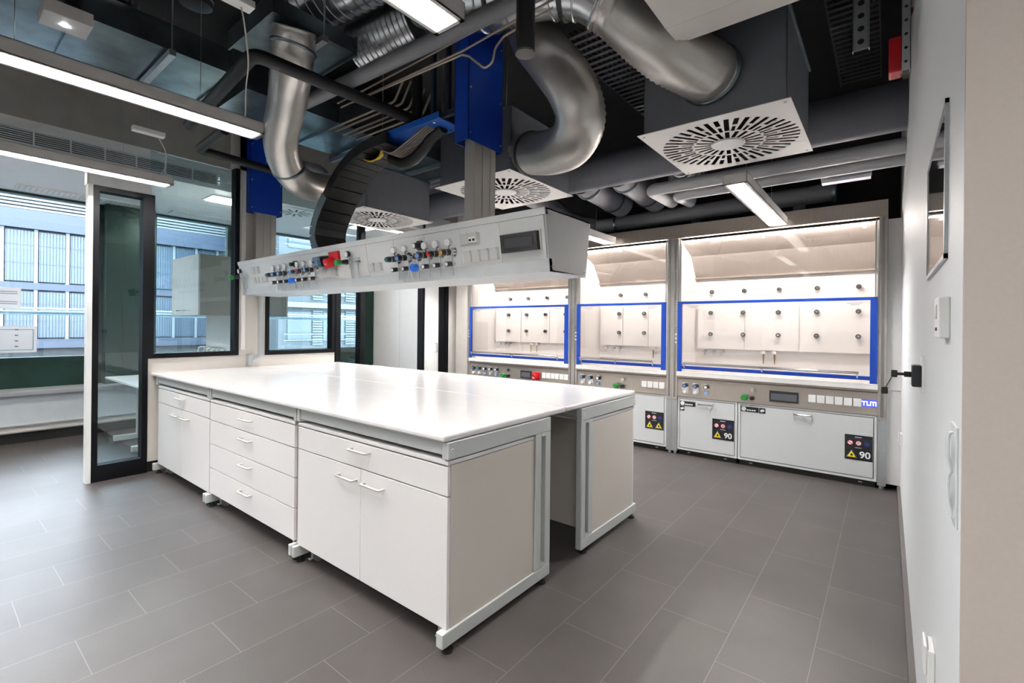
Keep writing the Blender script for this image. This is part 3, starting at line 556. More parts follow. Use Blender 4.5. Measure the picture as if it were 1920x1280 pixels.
def safety(x0, x1, label, two=False, frames='std', hx=None, st=None, tag=None):
    global YS
    t = thing('safety_cabinet', label, 'safety cabinet', ((x0+x1)/2, 5.7, 0), 'safety cabinets under the hoods')
    yc = YH-.002
    obj('body', MB().box(x0, x0+.02, yc, 5.95, .06, .655).box(x1-.02, x1, yc, 5.95, .06, .655).box(x0+.02, x1-.02, yc, 5.95, .638, .655).box(x0+.02, x1-.02, yc, 5.95, .06, .082).box(x0+.02, x1-.02, 5.93, 5.95, .082, .638), mat('cabinet_grey_white', 'd6d8d8', .4, var=.02), t)
    obj('plinth', MB().box(x0+.01, x1-.01, yc+.03, 5.9, .0, .06), dark, t)
    d = obj('door', MB().box(x0+.026, x1-.026, yc-.004, yc+.04, .088, .632, bev=.001), mat('safety_door_grey', 'c9cbcb', .4, var=.02, scale=120), t)
    hx = hx if hx is not None else (x0+x1)/2
    obj('handle', MB().tube(fillet([(hx-.075, yc-.004, .60), (hx-.075, yc-.04, .595), (hx+.075, yc-.04, .595), (hx+.075, yc-.004, .60)], .01), .007, 10), chrome, d)
    obj('lock', MB().cyl((hx+.01, yc-.004, .57), (hx+.01, yc-.010, .57), .012, 16), alu, d)
    for k in (x0+.12, x1-.12): obj('foot_lock', MB().box(k-.015, k+.015, yc-.002+.03, yc+.032, .025, .035), alu, t)
    YS = yc-.006
    if st:
        a, b, z0, z1, two_ = st; W_, H_ = b-a, z1-z0
        sm = MB().box(a, b, YS, yc-.004, z0, z1, 0)
        for zz in (z0+H_*.84, z0+H_*.46): sm.box(a+.005, b-.005, YS-.0006, YS, zz, zz+.001, 5)
        sm.box(a+W_*.5, a+W_*.502, YS-.0006, YS, z0+.01, z0+H_*.44, 5)
        for k in range(7): sm.box(a+W_*(.37+.035*k), a+W_*(.37+.035*k)+W_*.025, YS-.0015, YS, z0+H_*.90, z0+H_*.93, 1)
        for k in range(6): sm.box(a+W_*(.38+.04*k), a+W_*(.38+.04*k)+W_*.028, YS-.0015, YS, z0+H_*.49, z0+H_*.51, 1)
        r = W_*.11
        pict(sm, a+W_*.2, z0+H_*.68, r, 'ban'); pict(sm, a+W_*.5, z0+H_*.68, r, 'ban2'); pict(sm, a+W_*.8, z0+H_*.68, r, 'blue')
        pict(sm, a+W_*.25, z0+H_*.2, W_*.17, 'tri')
        if two_: pict(sm, a+W_*.74, z0+H_*.2, W_*.17, 'tri')
        else: text_mb(sm, '90', H_*.36, (a+W_*.73, YS-.0015, z0+H_*.22), (1, 0, 0), (0, 0, 1), 1, .0013, .0015)
        obj('warning_sticker', sm, [stk, stw, sty, str_, stb, mat('sticker_line', '50535c', .5)], d)
    if tag:
        a, b, z1 = tag; sm = MB().box(a, b, YS, yc-.004, z1-.052, z1, 0).cyl((a+.028, YS, z1-.024), (a+.028, YS-.0015, z1-.024), .023, 16, 1)
        for k in range(4): sm.box(a+.058+k*.022, a+.074+k*.022, YS-.0015, YS, z1-.04, z1-.026, 1)
        obj('inspection_label', sm, [stk, stw], d)
        sm = MB().box(b+.004, b+.062, YS, yc-.004, z1-.055, z1, 0) if x1-x0 > .8 else MB().box(a, a+.05, YS, yc-.004, z1-.108, z1-.056, 0)
        cx, cz = (b+.033, z1-.027) if x1-x0 > .8 else (a+.025, z1-.082)
        sm.cyl((cx-.006, YS, cz-.002), (cx-.006, YS-.0015, cz-.002), .014, 12, 1).cyl((cx+.007, YS, cz+.003), (cx+.007, YS-.0015, cz+.003), .013, 12, 1)
        obj('test_mark_label', sm, [stk, stw], d)
    return t
safety(-1.863, -1.236, 'smaller grey safety cabinet under the right fume hood, sticker 90', hx=-1.555, st=(-1.484, -1.264, .235, .455, False), tag=(-1.835, -1.665, .610))
safety(-1.226, -.066, 'wide grey safety cabinet under the right fume hood, nearest the wall', hx=-.641, st=(-.303, -.095, .232, .462, False), tag=(-1.198, -1.03, .620))
safety(-3.176, -1.994, 'grey safety cabinet under the middle fume hood, sticker with two yellow triangles', hx=-2.6, st=(-2.245, -2.022, .245, .45, True))
safety(-5.096, -4.20, 'grey safety cabinet under the left fume hood, its left unit')
safety(-4.19, -3.308, 'grey safety cabinet under the left fume hood, its right unit')

# ================================================================ LUMINAIRES
def luminaire(x0, x1, y0, y1, z, label, top=.075, zw=3.9):
    """louvre luminaire, bottom at z, long side along y"""
    t = thing('ceiling_light', label, 'ceiling light', ((x0+x1)/2, (y0+y1)/2, z), 'louvre lights')
    obj('housing', MB().box(x0, x0+.004, y0, y1, z, z+top).box(x1-.004, x1, y0, y1, z, z+top).box(x0, x1, y0, y0+.004, z, z+top).box(x0, x1, y1-.004, y1, z, z+top).box(x0, x1, y0, y1, z+top-.004, z+top)
        .box(x0, x0+.022, y0, y1, z, z+.004).box(x1-.022, x1, y0, y1, z, z+.004).box(x0, x1, y0, y0+.02, z, z+.004).box(x0, x1, y1-.02, y1, z, z+.004), mat('luminaire_grey_white', 'c9c6c3', .4, var=.01), t)
    obj('lamp', MB().cyl(((x0+x1)/2, y0+.04, z+.05), ((x0+x1)/2, y1-.04, z+.05), .014, 12), lampm, t)
    lv = MB(); n = int((y1-y0-.05)/.075)
    for k in range(n+1):
        y = y0+.022+k*(y1-y0-.048)/n; lv.prism([(y, z+.006), (y+.003, z+.006), (y+.008, z+.034), (y-.004, z+.034)], 'x', x0+.02, x1-.02)
    lv.add([(x0+.022, y0+.02, z+.005), (x0+.022, y1-.02, z+.005), (x0+.006, y1-.02, z+.06), (x0+.006, y0+.02, z+.06)], [(0, 1, 2, 3)]).add([(x1-.022, y0+.02, z+.005), (x1-.022, y1-.02, z+.005), (x1-.006, y1-.02, z+.06), (x1-.006, y0+.02, z+.06)], [(0, 1, 2, 3)])
    obj('louvre', lv, mat('louvre_white', 'f0f0f0', .25), t)
    for y in (y0+.35, y1-.35): obj('suspension_wire', MB().cyl(((x0+x1)/2, y, z+top), ((x0+x1)/2, y, zw), .0015, 6), alu, t)
    return t
luminaire(-3.44, -3.27, -.05, 1.45, 2.70, 'long louvre light hanging at top left, in front of the galvanised duct')
luminaire(-1.56, -1.39, -.08, 1.42, 2.70, 'bright louvre light at the top edge left of the large spiral duct')
luminaire(-5.32, -5.15, -.02, 1.48, 2.70, 'louvre light hanging in front of the slatted window soffit')
luminaire(-.93, -.77, 3.58, 5.28, 2.45, 'louvre light pointing at the right fume hood')
luminaire(-2.745, -2.585, 3.58, 5.28, 2.45, 'louvre light ending just right of the media boom', zw=2.8)
for k, (x, y) in enumerate([(-3.44, -2.4), (-1.56, -2.4), (-5.32, -2.4), (.5, -1.2)]):  # unseen lights added to brighten the room from behind the camera
    luminaire(x, x+.17, y, y+1.5, 2.70, 'added louvre light, unseen behind the viewer, '+('third from the windows' if 0 else ('over the aisle before the bench', 'nearest the right wall corner', 'nearest the windows', 'over the entrance')[k]))
luminaire(-4.66, -4.49, 3.58, 5.28, 2.45, 'added louvre light unseen behind the media boom, in front of the left fume hood', zw=3.2)  # unseen lamp added to light the left hood and the door end
luminaire(-5.32, -5.15, 3.15, 4.65, 2.70, 'louvre light glowing below the third air diffuser beside the partition', zw=2.8)
for y_, lab_ in ((.2, 'nearest the open end of the partition'), (2.5, 'behind the glazed partition pane'), (4.6, 'farthest along, before the end wall')):
    t = thing('soffit_light', 'recessed square light in the white window soffit, '+lab_, 'ceiling light', (-6.8, y_, 3.03))
    obj('frame', MB().box(-6.98, -6.62, y_-.18, y_+.18, 3.035, 3.049), whitep, t); obj('lens', MB().box(-6.95, -6.65, y_-.15, y_+.15, 3.028, 3.035), emis('soffit_lamp', (1, .93, .84), 75), t)
t = thing('ceiling_light', 'short metallic light housing under the pipes above the right fume hood', 'ceiling light', (-.28, 4.9, 2.7))
obj('housing', MB().box(-.46, -.11, 4.86, 4.95, 2.715, 2.79, bev=.003), alu, t); obj('lens', MB().box(-.455, -.115, 4.855, 4.945, 2.69, 2.715), mat('lens_satin', 'e0e0ea', .2), t)
t = thing('emergency_light', 'small square emergency light with a glaring LED at top left', 'emergency light', (-3.31, .48, 2.95))
obj('housing', MB().box(-3.40, -3.225, .385, .57, 2.95, 3.02, bev=.004), mat('luminaire_grey_white', 'c9c6c3', .4), t); obj('led_lens', MB().cyl((-3.315, .475, 2.95), (-3.315, .475, 2.946), .012, 20), led, t)
obj('hanger_tube', MB().cyl((-3.31, .5, 3.02), (-3.31, .5, 3.9), .03, 16), black, t)

# ================================================================ DIFFUSERS
def diffuser(cx, label, h=.6, zr=3.9):
    t = thing('air_diffuser', label, 'air diffuser', (cx, 3.2, 2.6), 'swirl diffusers with dark plenum boxes')
    pl = obj('faceplate', MB().box(cx-.41, cx+.41, 2.745, 3.655, 2.60, 2.604), SWIRL, t)
    obj('hub', MB().cyl((cx, 3.2, 2.594), (cx, 3.2, 2.60), .095, 32), whitep, t)
    for sx in (-.38, .38):
        for sy in (-.42, .42): obj('screw', MB().cyl((cx+sx, 3.2+sy, 2.596), (cx+sx, 3.2+sy, 2.60), .008, 10), alu, t)
    a, b, c, d = cx-.385, cx+.385, 2.79, 3.62
    obj('plenum_box', MB().box(a, a+.003, c, d, 2.604, 2.6+h).box(b-.003, b, c, d, 2.604, 2.6+h).box(a, b, c, c+.003, 2.604, 2.6+h).box(a, b, d-.003, d, 2.604, 2.6+h).box(a, b, c, d, 2.6+h, 2.603+h)
        .box(a-.012, b+.012, c-.012, c, 2.59+h, 2.605+h, 1).box(b, b+.012, c, d, 2.59+h, 2.605+h, 1).box(a+.01, b-.01, c+.01, d-.01, 2.72, 2.725, 2), [plen, galv, mat('plenum_inside_black', '0c0c0d', .8)], t)
    for q in (-.35, .35): obj('hanger_rod', MB().cyl((cx+q, 2.775, 2.6+h), (cx+q, 2.775, zr), .004, 8), alu, t)
    return t
diffuser(-.80, 'square swirl air diffuser plate and dark box, the one nearest the right wall', .52)
diffuser(-2.62, 'square swirl air diffuser plate partly behind the grey mast of the boom', .5)
diffuser(-4.46, 'square swirl air diffuser plate behind the black cable chain', .45, 3.29)
t = thing('air_diffuser', 'small white swirl diffuser in the white soffit by the windows', 'air diffuser', (-6.72, 3.42, 3.045))
o = obj('faceplate', MB().box(-7.0, -6.44, 3.15, 3.70, 3.04, 3.046), whitep, t); sl = MB()
for k in range(12):
    a = k*PI/6; u = Vector((math.cos(a), math.sin(a), 0)); v = Vector((-u.y, u.x, 0)); c = Vector((-6.72, 3.42, 3.039))
    sl.add([c+u*.06+v*.02, c+u*.22+v*.05, c+u*.22+v*.02, c+u*.06-v*.0], [(0, 1, 2, 3)])
obj('slot_pattern', sl, black, o)
t = thing('acoustic_panel', 'white soft-edged ceiling panel at the top, right of the spiral duct', 'ceiling panel', (-.4, .8, 2.9))
obj('panel', MB().box(-.866, .06, -1.6, 2.29, 2.90, 2.96), mat('panel_offwhite', 'eae5de', .6, var=.01), t)
obj('edge_flap', MB().prism([(2.292, 2.90), (2.475, 2.915), (2.475, 2.975), (2.292, 2.96)], 'x', -.866, .06), mat('panel_offwhite', 'eae5de', .6), t)

# ================================================================ DUCTS
def fluted(path, r, step=.013, amp=.0036, seg=32):
    p = spline(path, step); rr = [r+(amp if i % 2 else -amp) for i in range(len(p))]
    return MB().tube(p, rr, seg, 0, True, True)
def ringat(mb, p, d, r, w=.012, m=0):
    p = Vector(p); d = Vector(d).normalized(); return mb.tube([p-d*w, p-d*w*.4, p+d*w*.4, p+d*w], [r, r+.009, r+.009, r], 32, m)
t = thing('flexible_duct', 'silver flexible duct dropping from the galvanised duct and bending right behind the cable chain', 'flexible duct', (-3.0, 1.6, 3.2))
path = [(-2.98, 1.50, 3.318), (-3.03, 1.52, 3.22), (-3.18, 1.58, 3.12), (-3.48, 1.70, 3.05), (-3.80, 1.81, 2.92), (-4.0, 1.95, 2.79), (-4.11, 2.14, 2.70), (-4.22, 2.40, 2.73), (-4.28, 2.65, 2.82), (-4.30, 2.788, 2.86)]
obj('hose', fluted(path, .128), flexm, t)
for p_, d_, r__ in ((path[1], (.3, .05, 1), .134), ((-4.03, 1.99, 2.765), (-.4, .5, -.4), .132), ((-4.30, 2.775, 2.85), (0, 1, .2), .134)): mb = MB(); ringat(mb, p_, d_, r__); obj('clamp_ring', mb, galv, t)
t = thing('flexible_duct', 'large silver flexible duct curving in a J behind the blue column', 'flexible duct', (-1.7, 2.6, 3.0))
path = [(-1.99, 2.85, 3.85), (-1.98, 2.72, 3.62), (-1.88, 2.56, 3.38), (-1.66, 2.46, 3.10), (-1.50, 2.45, 2.87), (-1.46, 2.50, 2.68), (-1.60, 2.62, 2.585), (-1.84, 2.78, 2.62), (-2.05, 2.88, 2.70), (-2.18, 2.93, 2.75), (-2.28, 2.96, 2.77)]
path[5:] = [(-1.47, 2.51, 2.70), (-1.60, 2.62, 2.62), (-1.82, 2.76, 2.65), (-2.03, 2.86, 2.71), (-2.232, 2.94, 2.77)]
obj('hose', fluted(path, .15), flexm, t); mb = MB(); ringat(mb, (-2.10, 2.89, 2.73), (-1, .45, .3), .156); obj('clamp_ring', mb, mat('clamp_dark', '4b4b4d', .4, metal=.6), t)
t = thing('spiral_duct', 'big shiny spiral duct arching over the room to the diffuser nearest the right wall', 'spiral duct', (-1.3, 2.3, 3.2))
a_ = spline([(-2.36, 2.02, 3.52), (-2.07, 2.06, 3.41), (-1.83, 2.12, 3.35), (-1.59, 2.19, 3.35), (-1.33, 2.27, 3.29), (-1.20, 2.36, 3.20)], .02)
obj('metal_duct', MB().tube(a_, .155, 32), spiral, t)
mb = MB()
for i in range(3, len(a_)-2, 7): d = a_[i+1]-a_[i-1]; ringat(mb, a_[i], d, .1555, .006)
obj('seam_rings', mb, spiral, t)
for i in (int(len(a_)*.12), int(len(a_)*.45), int(len(a_)*.78)): mb = MB(); ringat(mb, a_[i], a_[i+1]-a_[i-1], .16, .014); obj('clamp_ring', mb, mat('clamp_dark', '4b4b4d', .4, metal=.6), t)
obj('flexible_end', fluted([(-1.24, 2.33, 3.23), (-1.16, 2.39, 3.17), (-1.06, 2.46, 3.05), (-.95, 2.56, 2.94), (-.86, 2.66, 2.89), (-.81, 2.74, 2.868), (-.795, 2.79, 2.862)], .158), flexm, t)
mb = MB(); ringat(mb, (-.795, 2.775, 2.862), (.1, 1, 0), .162); obj('collar', mb, galv, t)
# spiral ducts seen above
def spir(p0, p1, r, label, rings=9, elbow=None):
    t = thing('spiral_duct', label, 'spiral duct', p0)
    p0, p1 = Vector(p0), Vector(p1); pts = [p0+(p1-p0)*i/24 for i in range(25)]
    obj('pipe', MB().tube(pts, r, 36), spiral, t); mb = MB()
    for k in range(rings): ringat(mb, p0+(p1-p0)*(k+.5)/rings, p1-p0, r, .006)
    obj('seam_rings', mb, spiral, t); return t
spir((-3.30, 1.66, 3.63), (-2.60, 1.88, 3.75), .17, 'thick ribbed spiral duct at the very top, left of the louvre light', 12)
spir((-3.15, 2.08, 3.50), (-2.70, 2.24, 3.62), .17, 'ribbed spiral duct crossing above the grey pipe', 12)
spir((-3.93, .72, 3.50), (-3.92, .73, 3.92), .16, 'upright spiral duct stub above the emergency light', 5)
spir((-3.82, 1.22, 3.66), (-3.80, 1.21, 3.94), .10, 'small spiral duct stub beside the hanging junction box', 3)
def rduct(x0, x1, y0, y1, z0, z1, label, n):
    t = thing('rectangular_duct', label, 'rectangular duct', ((x0+x1)/2, (y0+y1)/2, z0))
    obj('sheet_casing', MB().box(x0, x1, y0, y1, z0, z1), galv, t)
    for k in range(n+1):
        y = y0+(y1-y0)*k/n; obj('flange_frame', MB().box(x0-.02, x1+.02, y-.006, y+.006, z0-.018, z1+.01), galv, t)
    for k in range(n):
        y = y0+(y1-y0)*(k+.55)/n; b = obj('support_bar', MB().box(x0-.08, x1+.06, y-.02, y+.02, z0-.06, z0-.02), alu, t)
        for xx in (x0-.06, x1+.045): obj('threaded_rod', MB().cyl((xx, y, z0-.06), (xx, y, 3.94), .005, 8), alu, b)
    return t
rduct(-4.55, -3.86, -2.0, 1.47, 3.30, 3.48, 'galvanised rectangular duct running away at top left', 4)
rduct(-4.80, -4.0, 1.62, 4.9, 3.30, 3.62, 'galvanised rectangular duct above the cable chain', 4)
rduct(-3.53, -2.92, 1.33, 1.9, 3.32, 3.42, 'flat galvanised duct box from which the flexible duct drops', 1)

# ================================================================ PIPES
def pipe(pts, r, m, label, name='insulated_pipe', cat='pipe', fr=None, group=None, seg=20):
    return obj(name, MB().tube(fillet(pts, fr or r*1.8, 10), r, seg), m, None, label, cat, group)
pipe([(.098, 4.2, 2.97), (-5.5, 4.2, 2.97)], .165, darkgrey, 'thickest dark grey insulated pipe crossing behind the air diffusers', seg=36)
pipe([(.098, 4.5, 2.785), (-1.84, 4.5, 2.785), (-1.84, 5.15, 2.79), (-1.84, 5.15, 3.3)], .058, pipel, 'light grey pipe with an elbow, nearer of the pair above the right hood', fr=.08)
pipe([(.098, 4.78, 2.765), (-1.68, 4.78, 2.765), (-1.68, 5.25, 2.79), (-1.68, 5.25, 3.3)], .05, pipel, 'light grey pipe with an elbow, farther of the pair above the right hood', fr=.07)
t = thing('insulated_pipe', 'dark grey duct lying just above the fume hood lintel with a bright ring clamp', 'pipe', (-1.8, 5.62, 2.79))
obj('pipe', MB().cyl((-.42, 5.62, 2.79), (-3.15, 5.62, 2.76), .09, 28), pipeg, t); obj('end_flange', MB().cyl((-.43, 5.62, 2.79), (-.405, 5.62, 2.79), .1, 28), galv, t)
mb = MB(); ringat(mb, (-2.74, 5.62, 2.765), (1, 0, 0), .092, .012); obj('ring_clamp', mb, chrome, t)
for x in (-1.75, -.72): obj('branch', MB().cyl((x, 5.66, 2.60), (x, 5.66, 2.72), .055, 20), darkgrey, t)
pipe([(-3.05, 5.62, 2.76), (-3.3, 5.5, 2.80), (-3.35, 5.0, 2.95), (-3.35, 4.38, 3.0)], .12, darkgrey, 'dark grey duct elbow above the end of the media boom', fr=.3, seg=28)
def bigbranch(x, label):
    t = thing('round_duct', label, 'round duct', (x, 4.8, 3.0)); obj('pipe', MB().cyl((x, 4.38, 2.985), (x, 5.35, 2.93), .15, 28), darkgrey, t)
    mb = MB(); ringat(mb, (x, 5.1, 2.943), (0, 1, -.05), .153, .012); obj('clamp_ring', mb, black, t)
    mb = MB(); ringat(mb, (x, 4.55, 2.973), (0, 1, -.05), .153, .012); obj('coupling_ring', mb, galv, t)
bigbranch(-2.55, 'thick round duct branch above the middle fume hood, left of two'); bigbranch(-2.12, 'thick round duct branch above the middle fume hood, right of two')
spir((-1.52, 4.3, 2.95), (-1.50, 5.1, 2.93), .10, 'bright ribbed duct stub under the diffuser nearest the wall', 8)
pipe([(-3.95, 1.80, 3.1), (-1.1, 1.93, 3.1)], .047, pipeg, 'mid grey straight pipe rising across the ceiling past the blue column')
pipe([(-4.35, 1.35, 3.0), (-2.90, 1.22, 3.0), (-2.85, 2.40, 3.0), (-2.85, 2.40, 3.35)], .04, black, 'black insulated pipe elbow crossing in front of the silver flexible duct', fr=.07)
pipe([(-3.95, 1.46, 2.9), (-4.58, 1.49, 2.9), (-4.62, 2.20, 2.9), (-4.62, 2.20, 3.27)], .036, black, 'black insulated pipe elbow left of the far blue column', fr=.07)
pipe([(-4.9, 2.2, 3.1), (-4.78, 2.75, 3.1), (-4.78, 2.78, 2.85)], .05, pipeg, 'dark grey curved pipe right of the silver flexible duct', fr=.12)
# beige conduits
cond = [[(-3.3, 2.0, 3.12), (-2.91, 2.0, 3.117), (-1.878, 2.0, 3.132), (-1.2, 2.0, 3.18)], [(-3.3, 2.03, 3.10), (-2.0, 2.03, 3.075), (-1.2, 2.03, 3.12)],
        [(-3.108, 2.0, 3.07), (-1.98, 2.0, 3.03), (-1.92, 2.0, 3.0), (-1.80, 2.0, 2.89), (-1.74, 2.0, 2.90), (-1.72, 2.0, 2.98), (-1.66, 2.0, 3.02), (-1.35, 2.02, 3.06)]]
for i, p in enumerate(cond): obj('conduit', MB().tube(fillet(p, .05, 8), .0065, 10), beige, None, 'thin beige conduit in front of the near blue column, '+('upper straight run', 'middle run', 'lower run with the dip')[i], 'conduit')
lows = [(2.28+i*.07, 3.16+.01*(i % 2)) for i in range(5)]
for i, (y, z) in enumerate(lows): obj('conduit', MB().tube(fillet([(-3.9, y, z), (-3.0, y+.02, z), (-2.9, y+.03, z+.15)], .05, 6), .009, 10), beige, None, 'thin metal conduit in the bundle left of the blue hose bracket', 'conduit', 'conduits left of the hose bracket')
for i in range(6): obj('conduit', MB().tube(fillet([(-5.0, 3.95+i*.09, 3.18-.012*i), (-3.35, 3.85+i*.09, 3.18-.012*i), (-3.2, 3.85+i*.09, 3.4)], .06, 6), .012, 10), alu, None, 'thin metal conduit in the rack above the third air diffuser', 'conduit', 'conduits above the third air diffuser')
obj('support_channel', MB().box(-3.95, -3.91, 3.80, 4.5, 3.09, 3.12).box(-4.72, -4.68, 3.80, 4.5, 3.09, 3.12), alu, None, 'steel support channel carrying the conduits above the third diffuser', 'support channel')

# ================================================================ HOSE BRACKET, CHAIN, CABLES
t = thing('hose_bracket', 'blue steel hose bracket plate left of the near blue column', 'bracket', (-3.0, 2.42, 2.9))
obj('plate', MB().box(-3.50, -2.50, 2.30, 2.54, 2.905, 2.913).box(-3.50, -2.50, 2.30, 2.304, 2.913, 2.95).box(-3.50, -2.50, 2.536, 2.54, 2.913, 2.95), mat('bracket_blue', '1c58b4', .35), t)
obj('support_frame', MB().box(-2.62, -2.59, 2.33, 2.36, 2.95, 3.94).box(-2.62, -2.59, 2.48, 2.51, 2.95, 3.94).box(-2.62, -2.34, 2.33, 2.36, 2.915, 2.95), mat('frame_dark_blue', '1a2438', .4), t)
for x, y in ((-2.58, 2.33), (-2.58, 2.5), (-3.4, 2.33)): obj('bolt', MB().cyl((x, y, 2.905), (x, y, 2.897), .01, 10), chrome, t)
chp = spline([(-3.05, 2.42, 2.885), (-3.25, 2.42, 2.89), (-3.50, 2.42, 2.86), (-3.74, 2.42, 2.75), (-3.93, 2.42, 2.58), (-4.08, 2.42, 2.40), (-4.13, 2.42, 2.25), (-4.08, 2.42, 2.13), (-4.04, 2.42, 2.09)], .085)
t = thing('cable_chain', 'black articulated cable chain curving down to the top of the media boom', 'cable chain', (-3.9, 2.42, 2.5))
lk = MB(); sb = MB()
for i in range(len(chp)-1):
    p, q = chp[i], chp[i+1]; d = (q-p).normalized(); n = Vector((0, 1, 0)).cross(d).normalized()
    for side, mbx in ((-.15, lk), (.15, lk)):
        c = [p+Vector((0, side, 0))+n*.04, q+Vector((0, side, 0))+n*.04, q+Vector((0, side, 0))-n*.04, p+Vector((0, side, 0))-n*.04]
        e = Vector((0, .006, 0)); mbx.add([v-e for v in c]+[v+e for v in c], [(0, 1, 2, 3), (7, 6, 5, 4), (0, 4, 5, 1), (1, 5, 6, 2), (2, 6, 7, 3), (3, 7, 4, 0)])
    for sg in (-1, 1):
        pm, qm = p+(q-p)*.06, p+(q-p)*.94; e = Vector((0, .146, 0)); o_ = n*.038*sg
        c = [pm-e+o_, qm-e+o_, qm+e+o_, pm+e+o_]; lk.add([v-n*.003 for v in c]+[v+n*.003 for v in c], [(0, 1, 2, 3), (7, 6, 5, 4), (0, 4, 5, 1), (1, 5, 6, 2), (2, 6, 7, 3), (3, 7, 4, 0)])
obj('chain_links', lk, mat('chain_black', '101012', .5), t)
for i in range(len(chp)-1):
    p, q = chp[i], chp[i+1]; d = (q-p).normalized(); n = Vector((0, 1, 0)).cross(d).normalized()
    if i < len(chp)*.45: continue
    c = [p+n*.045, q+n*.045, q-n*.045, p-n*.045]; e0, e1 = Vector((0, -.163, 0)), Vector((0, -.157, 0)); sb.add([v+e0 for v in c]+[v+e1 for v in c], [(0, 1, 2, 3), (7, 6, 5, 4), (0, 4, 5, 1), (1, 5, 6, 2), (2, 6, 7, 3), (3, 7, 4, 0)])
obj('side_band', sb, bluesil, t, label='grey-blue outer band')
for i in range(9):
    y = 2.33+i*.018; obj('data_cable', MB().tube(spline([(-3.22, 2.36+i*.008, 2.90), (-3.235-.006*i, 2.36+i*.008, 2.86), (-3.28-.010*i, 2.355+i*.009, 2.80+.004*i), (-3.38-.006*i, 2.35+i*.01, 2.79+.006*i), (-3.47, 2.35+i*.012, 2.83)], .02), .006, 8), yellow, None, 'yellow data cable hanging in a loop at the top of the cable chain', 'cable', 'yellow cables at the chain top')
for i in range(7):
    y = 2.35+i*.022; obj('supply_cable', MB().tube(spline([(-3.25, y, 2.86), (-3.10, y, 2.80), (-2.95, y, 2.83), (-2.75, y-.01, 2.88), (-2.66, y-.01, 2.905)], .03), .007, 8), mat('cable_taupe', '8d8178', .45), None, 'taupe supply cable running under the blue hose bracket', 'cable', 'taupe cables under the hose bracket')
pp = spline([(-3.30, 2.50, 2.84), (-3.15, 2.50, 2.77), (-3.0, 2.48, 2.76), (-2.85, 2.46, 2.80), (-2.72, 2.45, 2.87), (-2.60, 2.44, 2.90)], .01)
obj('corrugated_hose', MB().tube(pp, [.042+(.003 if i % 2 else -.003) for i in range(len(pp))], 20), hosem, None, 'thick black corrugated hose sagging below the blue bracket', 'hose')

# ================================================================ SMALL CEILING ITEMS
obj('motion_sensor', MB().cyl((-1.36, 1.8, 2.73), (-1.36, 1.8, 3.7), .045, 28).cyl((-1.36, 1.8, 2.725), (-1.36, 1.8, 2.735), .047, 28, 1), [mat('sensor_dark', '2b2b2d', .5), mat('sensor_lens', '6a6766', .4)], None, 'dark vertical tube with a round grey end hanging from the spiral duct', 'sensor tube')
def jbox(x0, x1, y0, y1, z, cab, label):
    t = thing('junction_box', label, 'junction box', ((x0+x1)/2, (y0+y1)/2, z)); obj('housing', MB().box(x0, x1, y0, y1, z, z+.035, bev=.003), whitep, t)
    obj('cord', MB().tube(spline(cab, .03), .004, 8), mat('cable_lightgrey', 'a8a39c', .4), t)
    obj('hanger_rod', MB().cyl(((x0+x1)/2, (y0+y1)/2, z+.035), ((x0+x1)/2, (y0+y1)/2, 3.2), .002, 6), alu, t)
jbox(-2.55, -2.48, .80, 1.05, 3.0, [(-2.52, 1.0, 3.0), (-2.60, 1.05, 2.95), (-2.80, 1.15, 2.88), (-3.0, 1.22, 2.83), (-3.2, 1.3, 2.78), (-3.36, 1.36, 2.775)], 'slim white junction box at the top edge with a cord curling down to the light')
jbox(-4.43, -4.37, 1.0, 1.2, 2.86, [(-4.42, 1.17, 2.86), (-4.55, 1.25, 2.80), (-4.85, 1.33, 2.76), (-5.2, 1.38, 2.776)], 'slim white junction box in front of the window soffit with a cord to the light')
def tray(x0, x1, y0, y1, z, label):
    t = thing('cable_tray', label, 'cable tray', ((x0+x1)/2, (y0+y1)/2, z)); mb = MB().box(x0, x0+.006, y0, y1, z, z+.06).box(x1-.006, x1, y0, y1, z, z+.06)
    for k in range(int((y1-y0)/.07)): mb.box(x0+.006, x1-.006, y0+k*.07, y0+k*.07+.028, z, z+.006)
    obj('rungs', mb, mat('tray_dark_zinc', '55585b', .45, metal=.7), t)
    c = MB()
    for k in range(6):
        c.tube(spline([(x0+.04+k*.04, y0+j*.4, z+.03+.02*((j*7+k*3) % 3)) for j in range(int((y1-y0)/.4)+1)], .1), .009, 8)
    obj('cables', c, [black], t)
tray(-1.75, -1.45, 2.7, 5.2, 3.35, 'perforated cable tray in the dark behind the large flexible duct')
tray(-.32, -.05, 1.5, 4.8, 3.45, 'cable tray in the dark between the dark box and the right wall')
for i, (x, y) in enumerate([(-1.38, 2.85), (-1.38, 3.1), (-1.38, 3.35), (-1.40, 3.6)]):
    obj('cable_gland', MB().sphere((x, y, 3.30), .05, 0, 14, 1.1).cyl((x, y, 3.34), (x, y, 3.42), .02, 12), mat('gland_grey', '5e5b58', .5), None, 'grey bulb-shaped hanging fitting beside the cable tray', 'hanging fitting', 'bulb-shaped fittings by the tray')
t = thing('alarm_sounder', 'red alarm device hanging high at the right wall', 'alarm', (.02, 3.0, 2.7))
obj('housing', MB().box(-.005, .05, 2.96, 3.06, 2.69, 2.86, bev=.008), red, t); obj('wire', MB().tube(spline([(.06, 3.0, 2.72), (.075, 2.98, 2.78), (.06, 2.97, 2.88), (.085, 2.97, 2.98), (.06, 2.97, 3.04), (.06, 2.97, 3.9)], .02), .004, 8), mat('red_wire', '7a1418', .5), t)
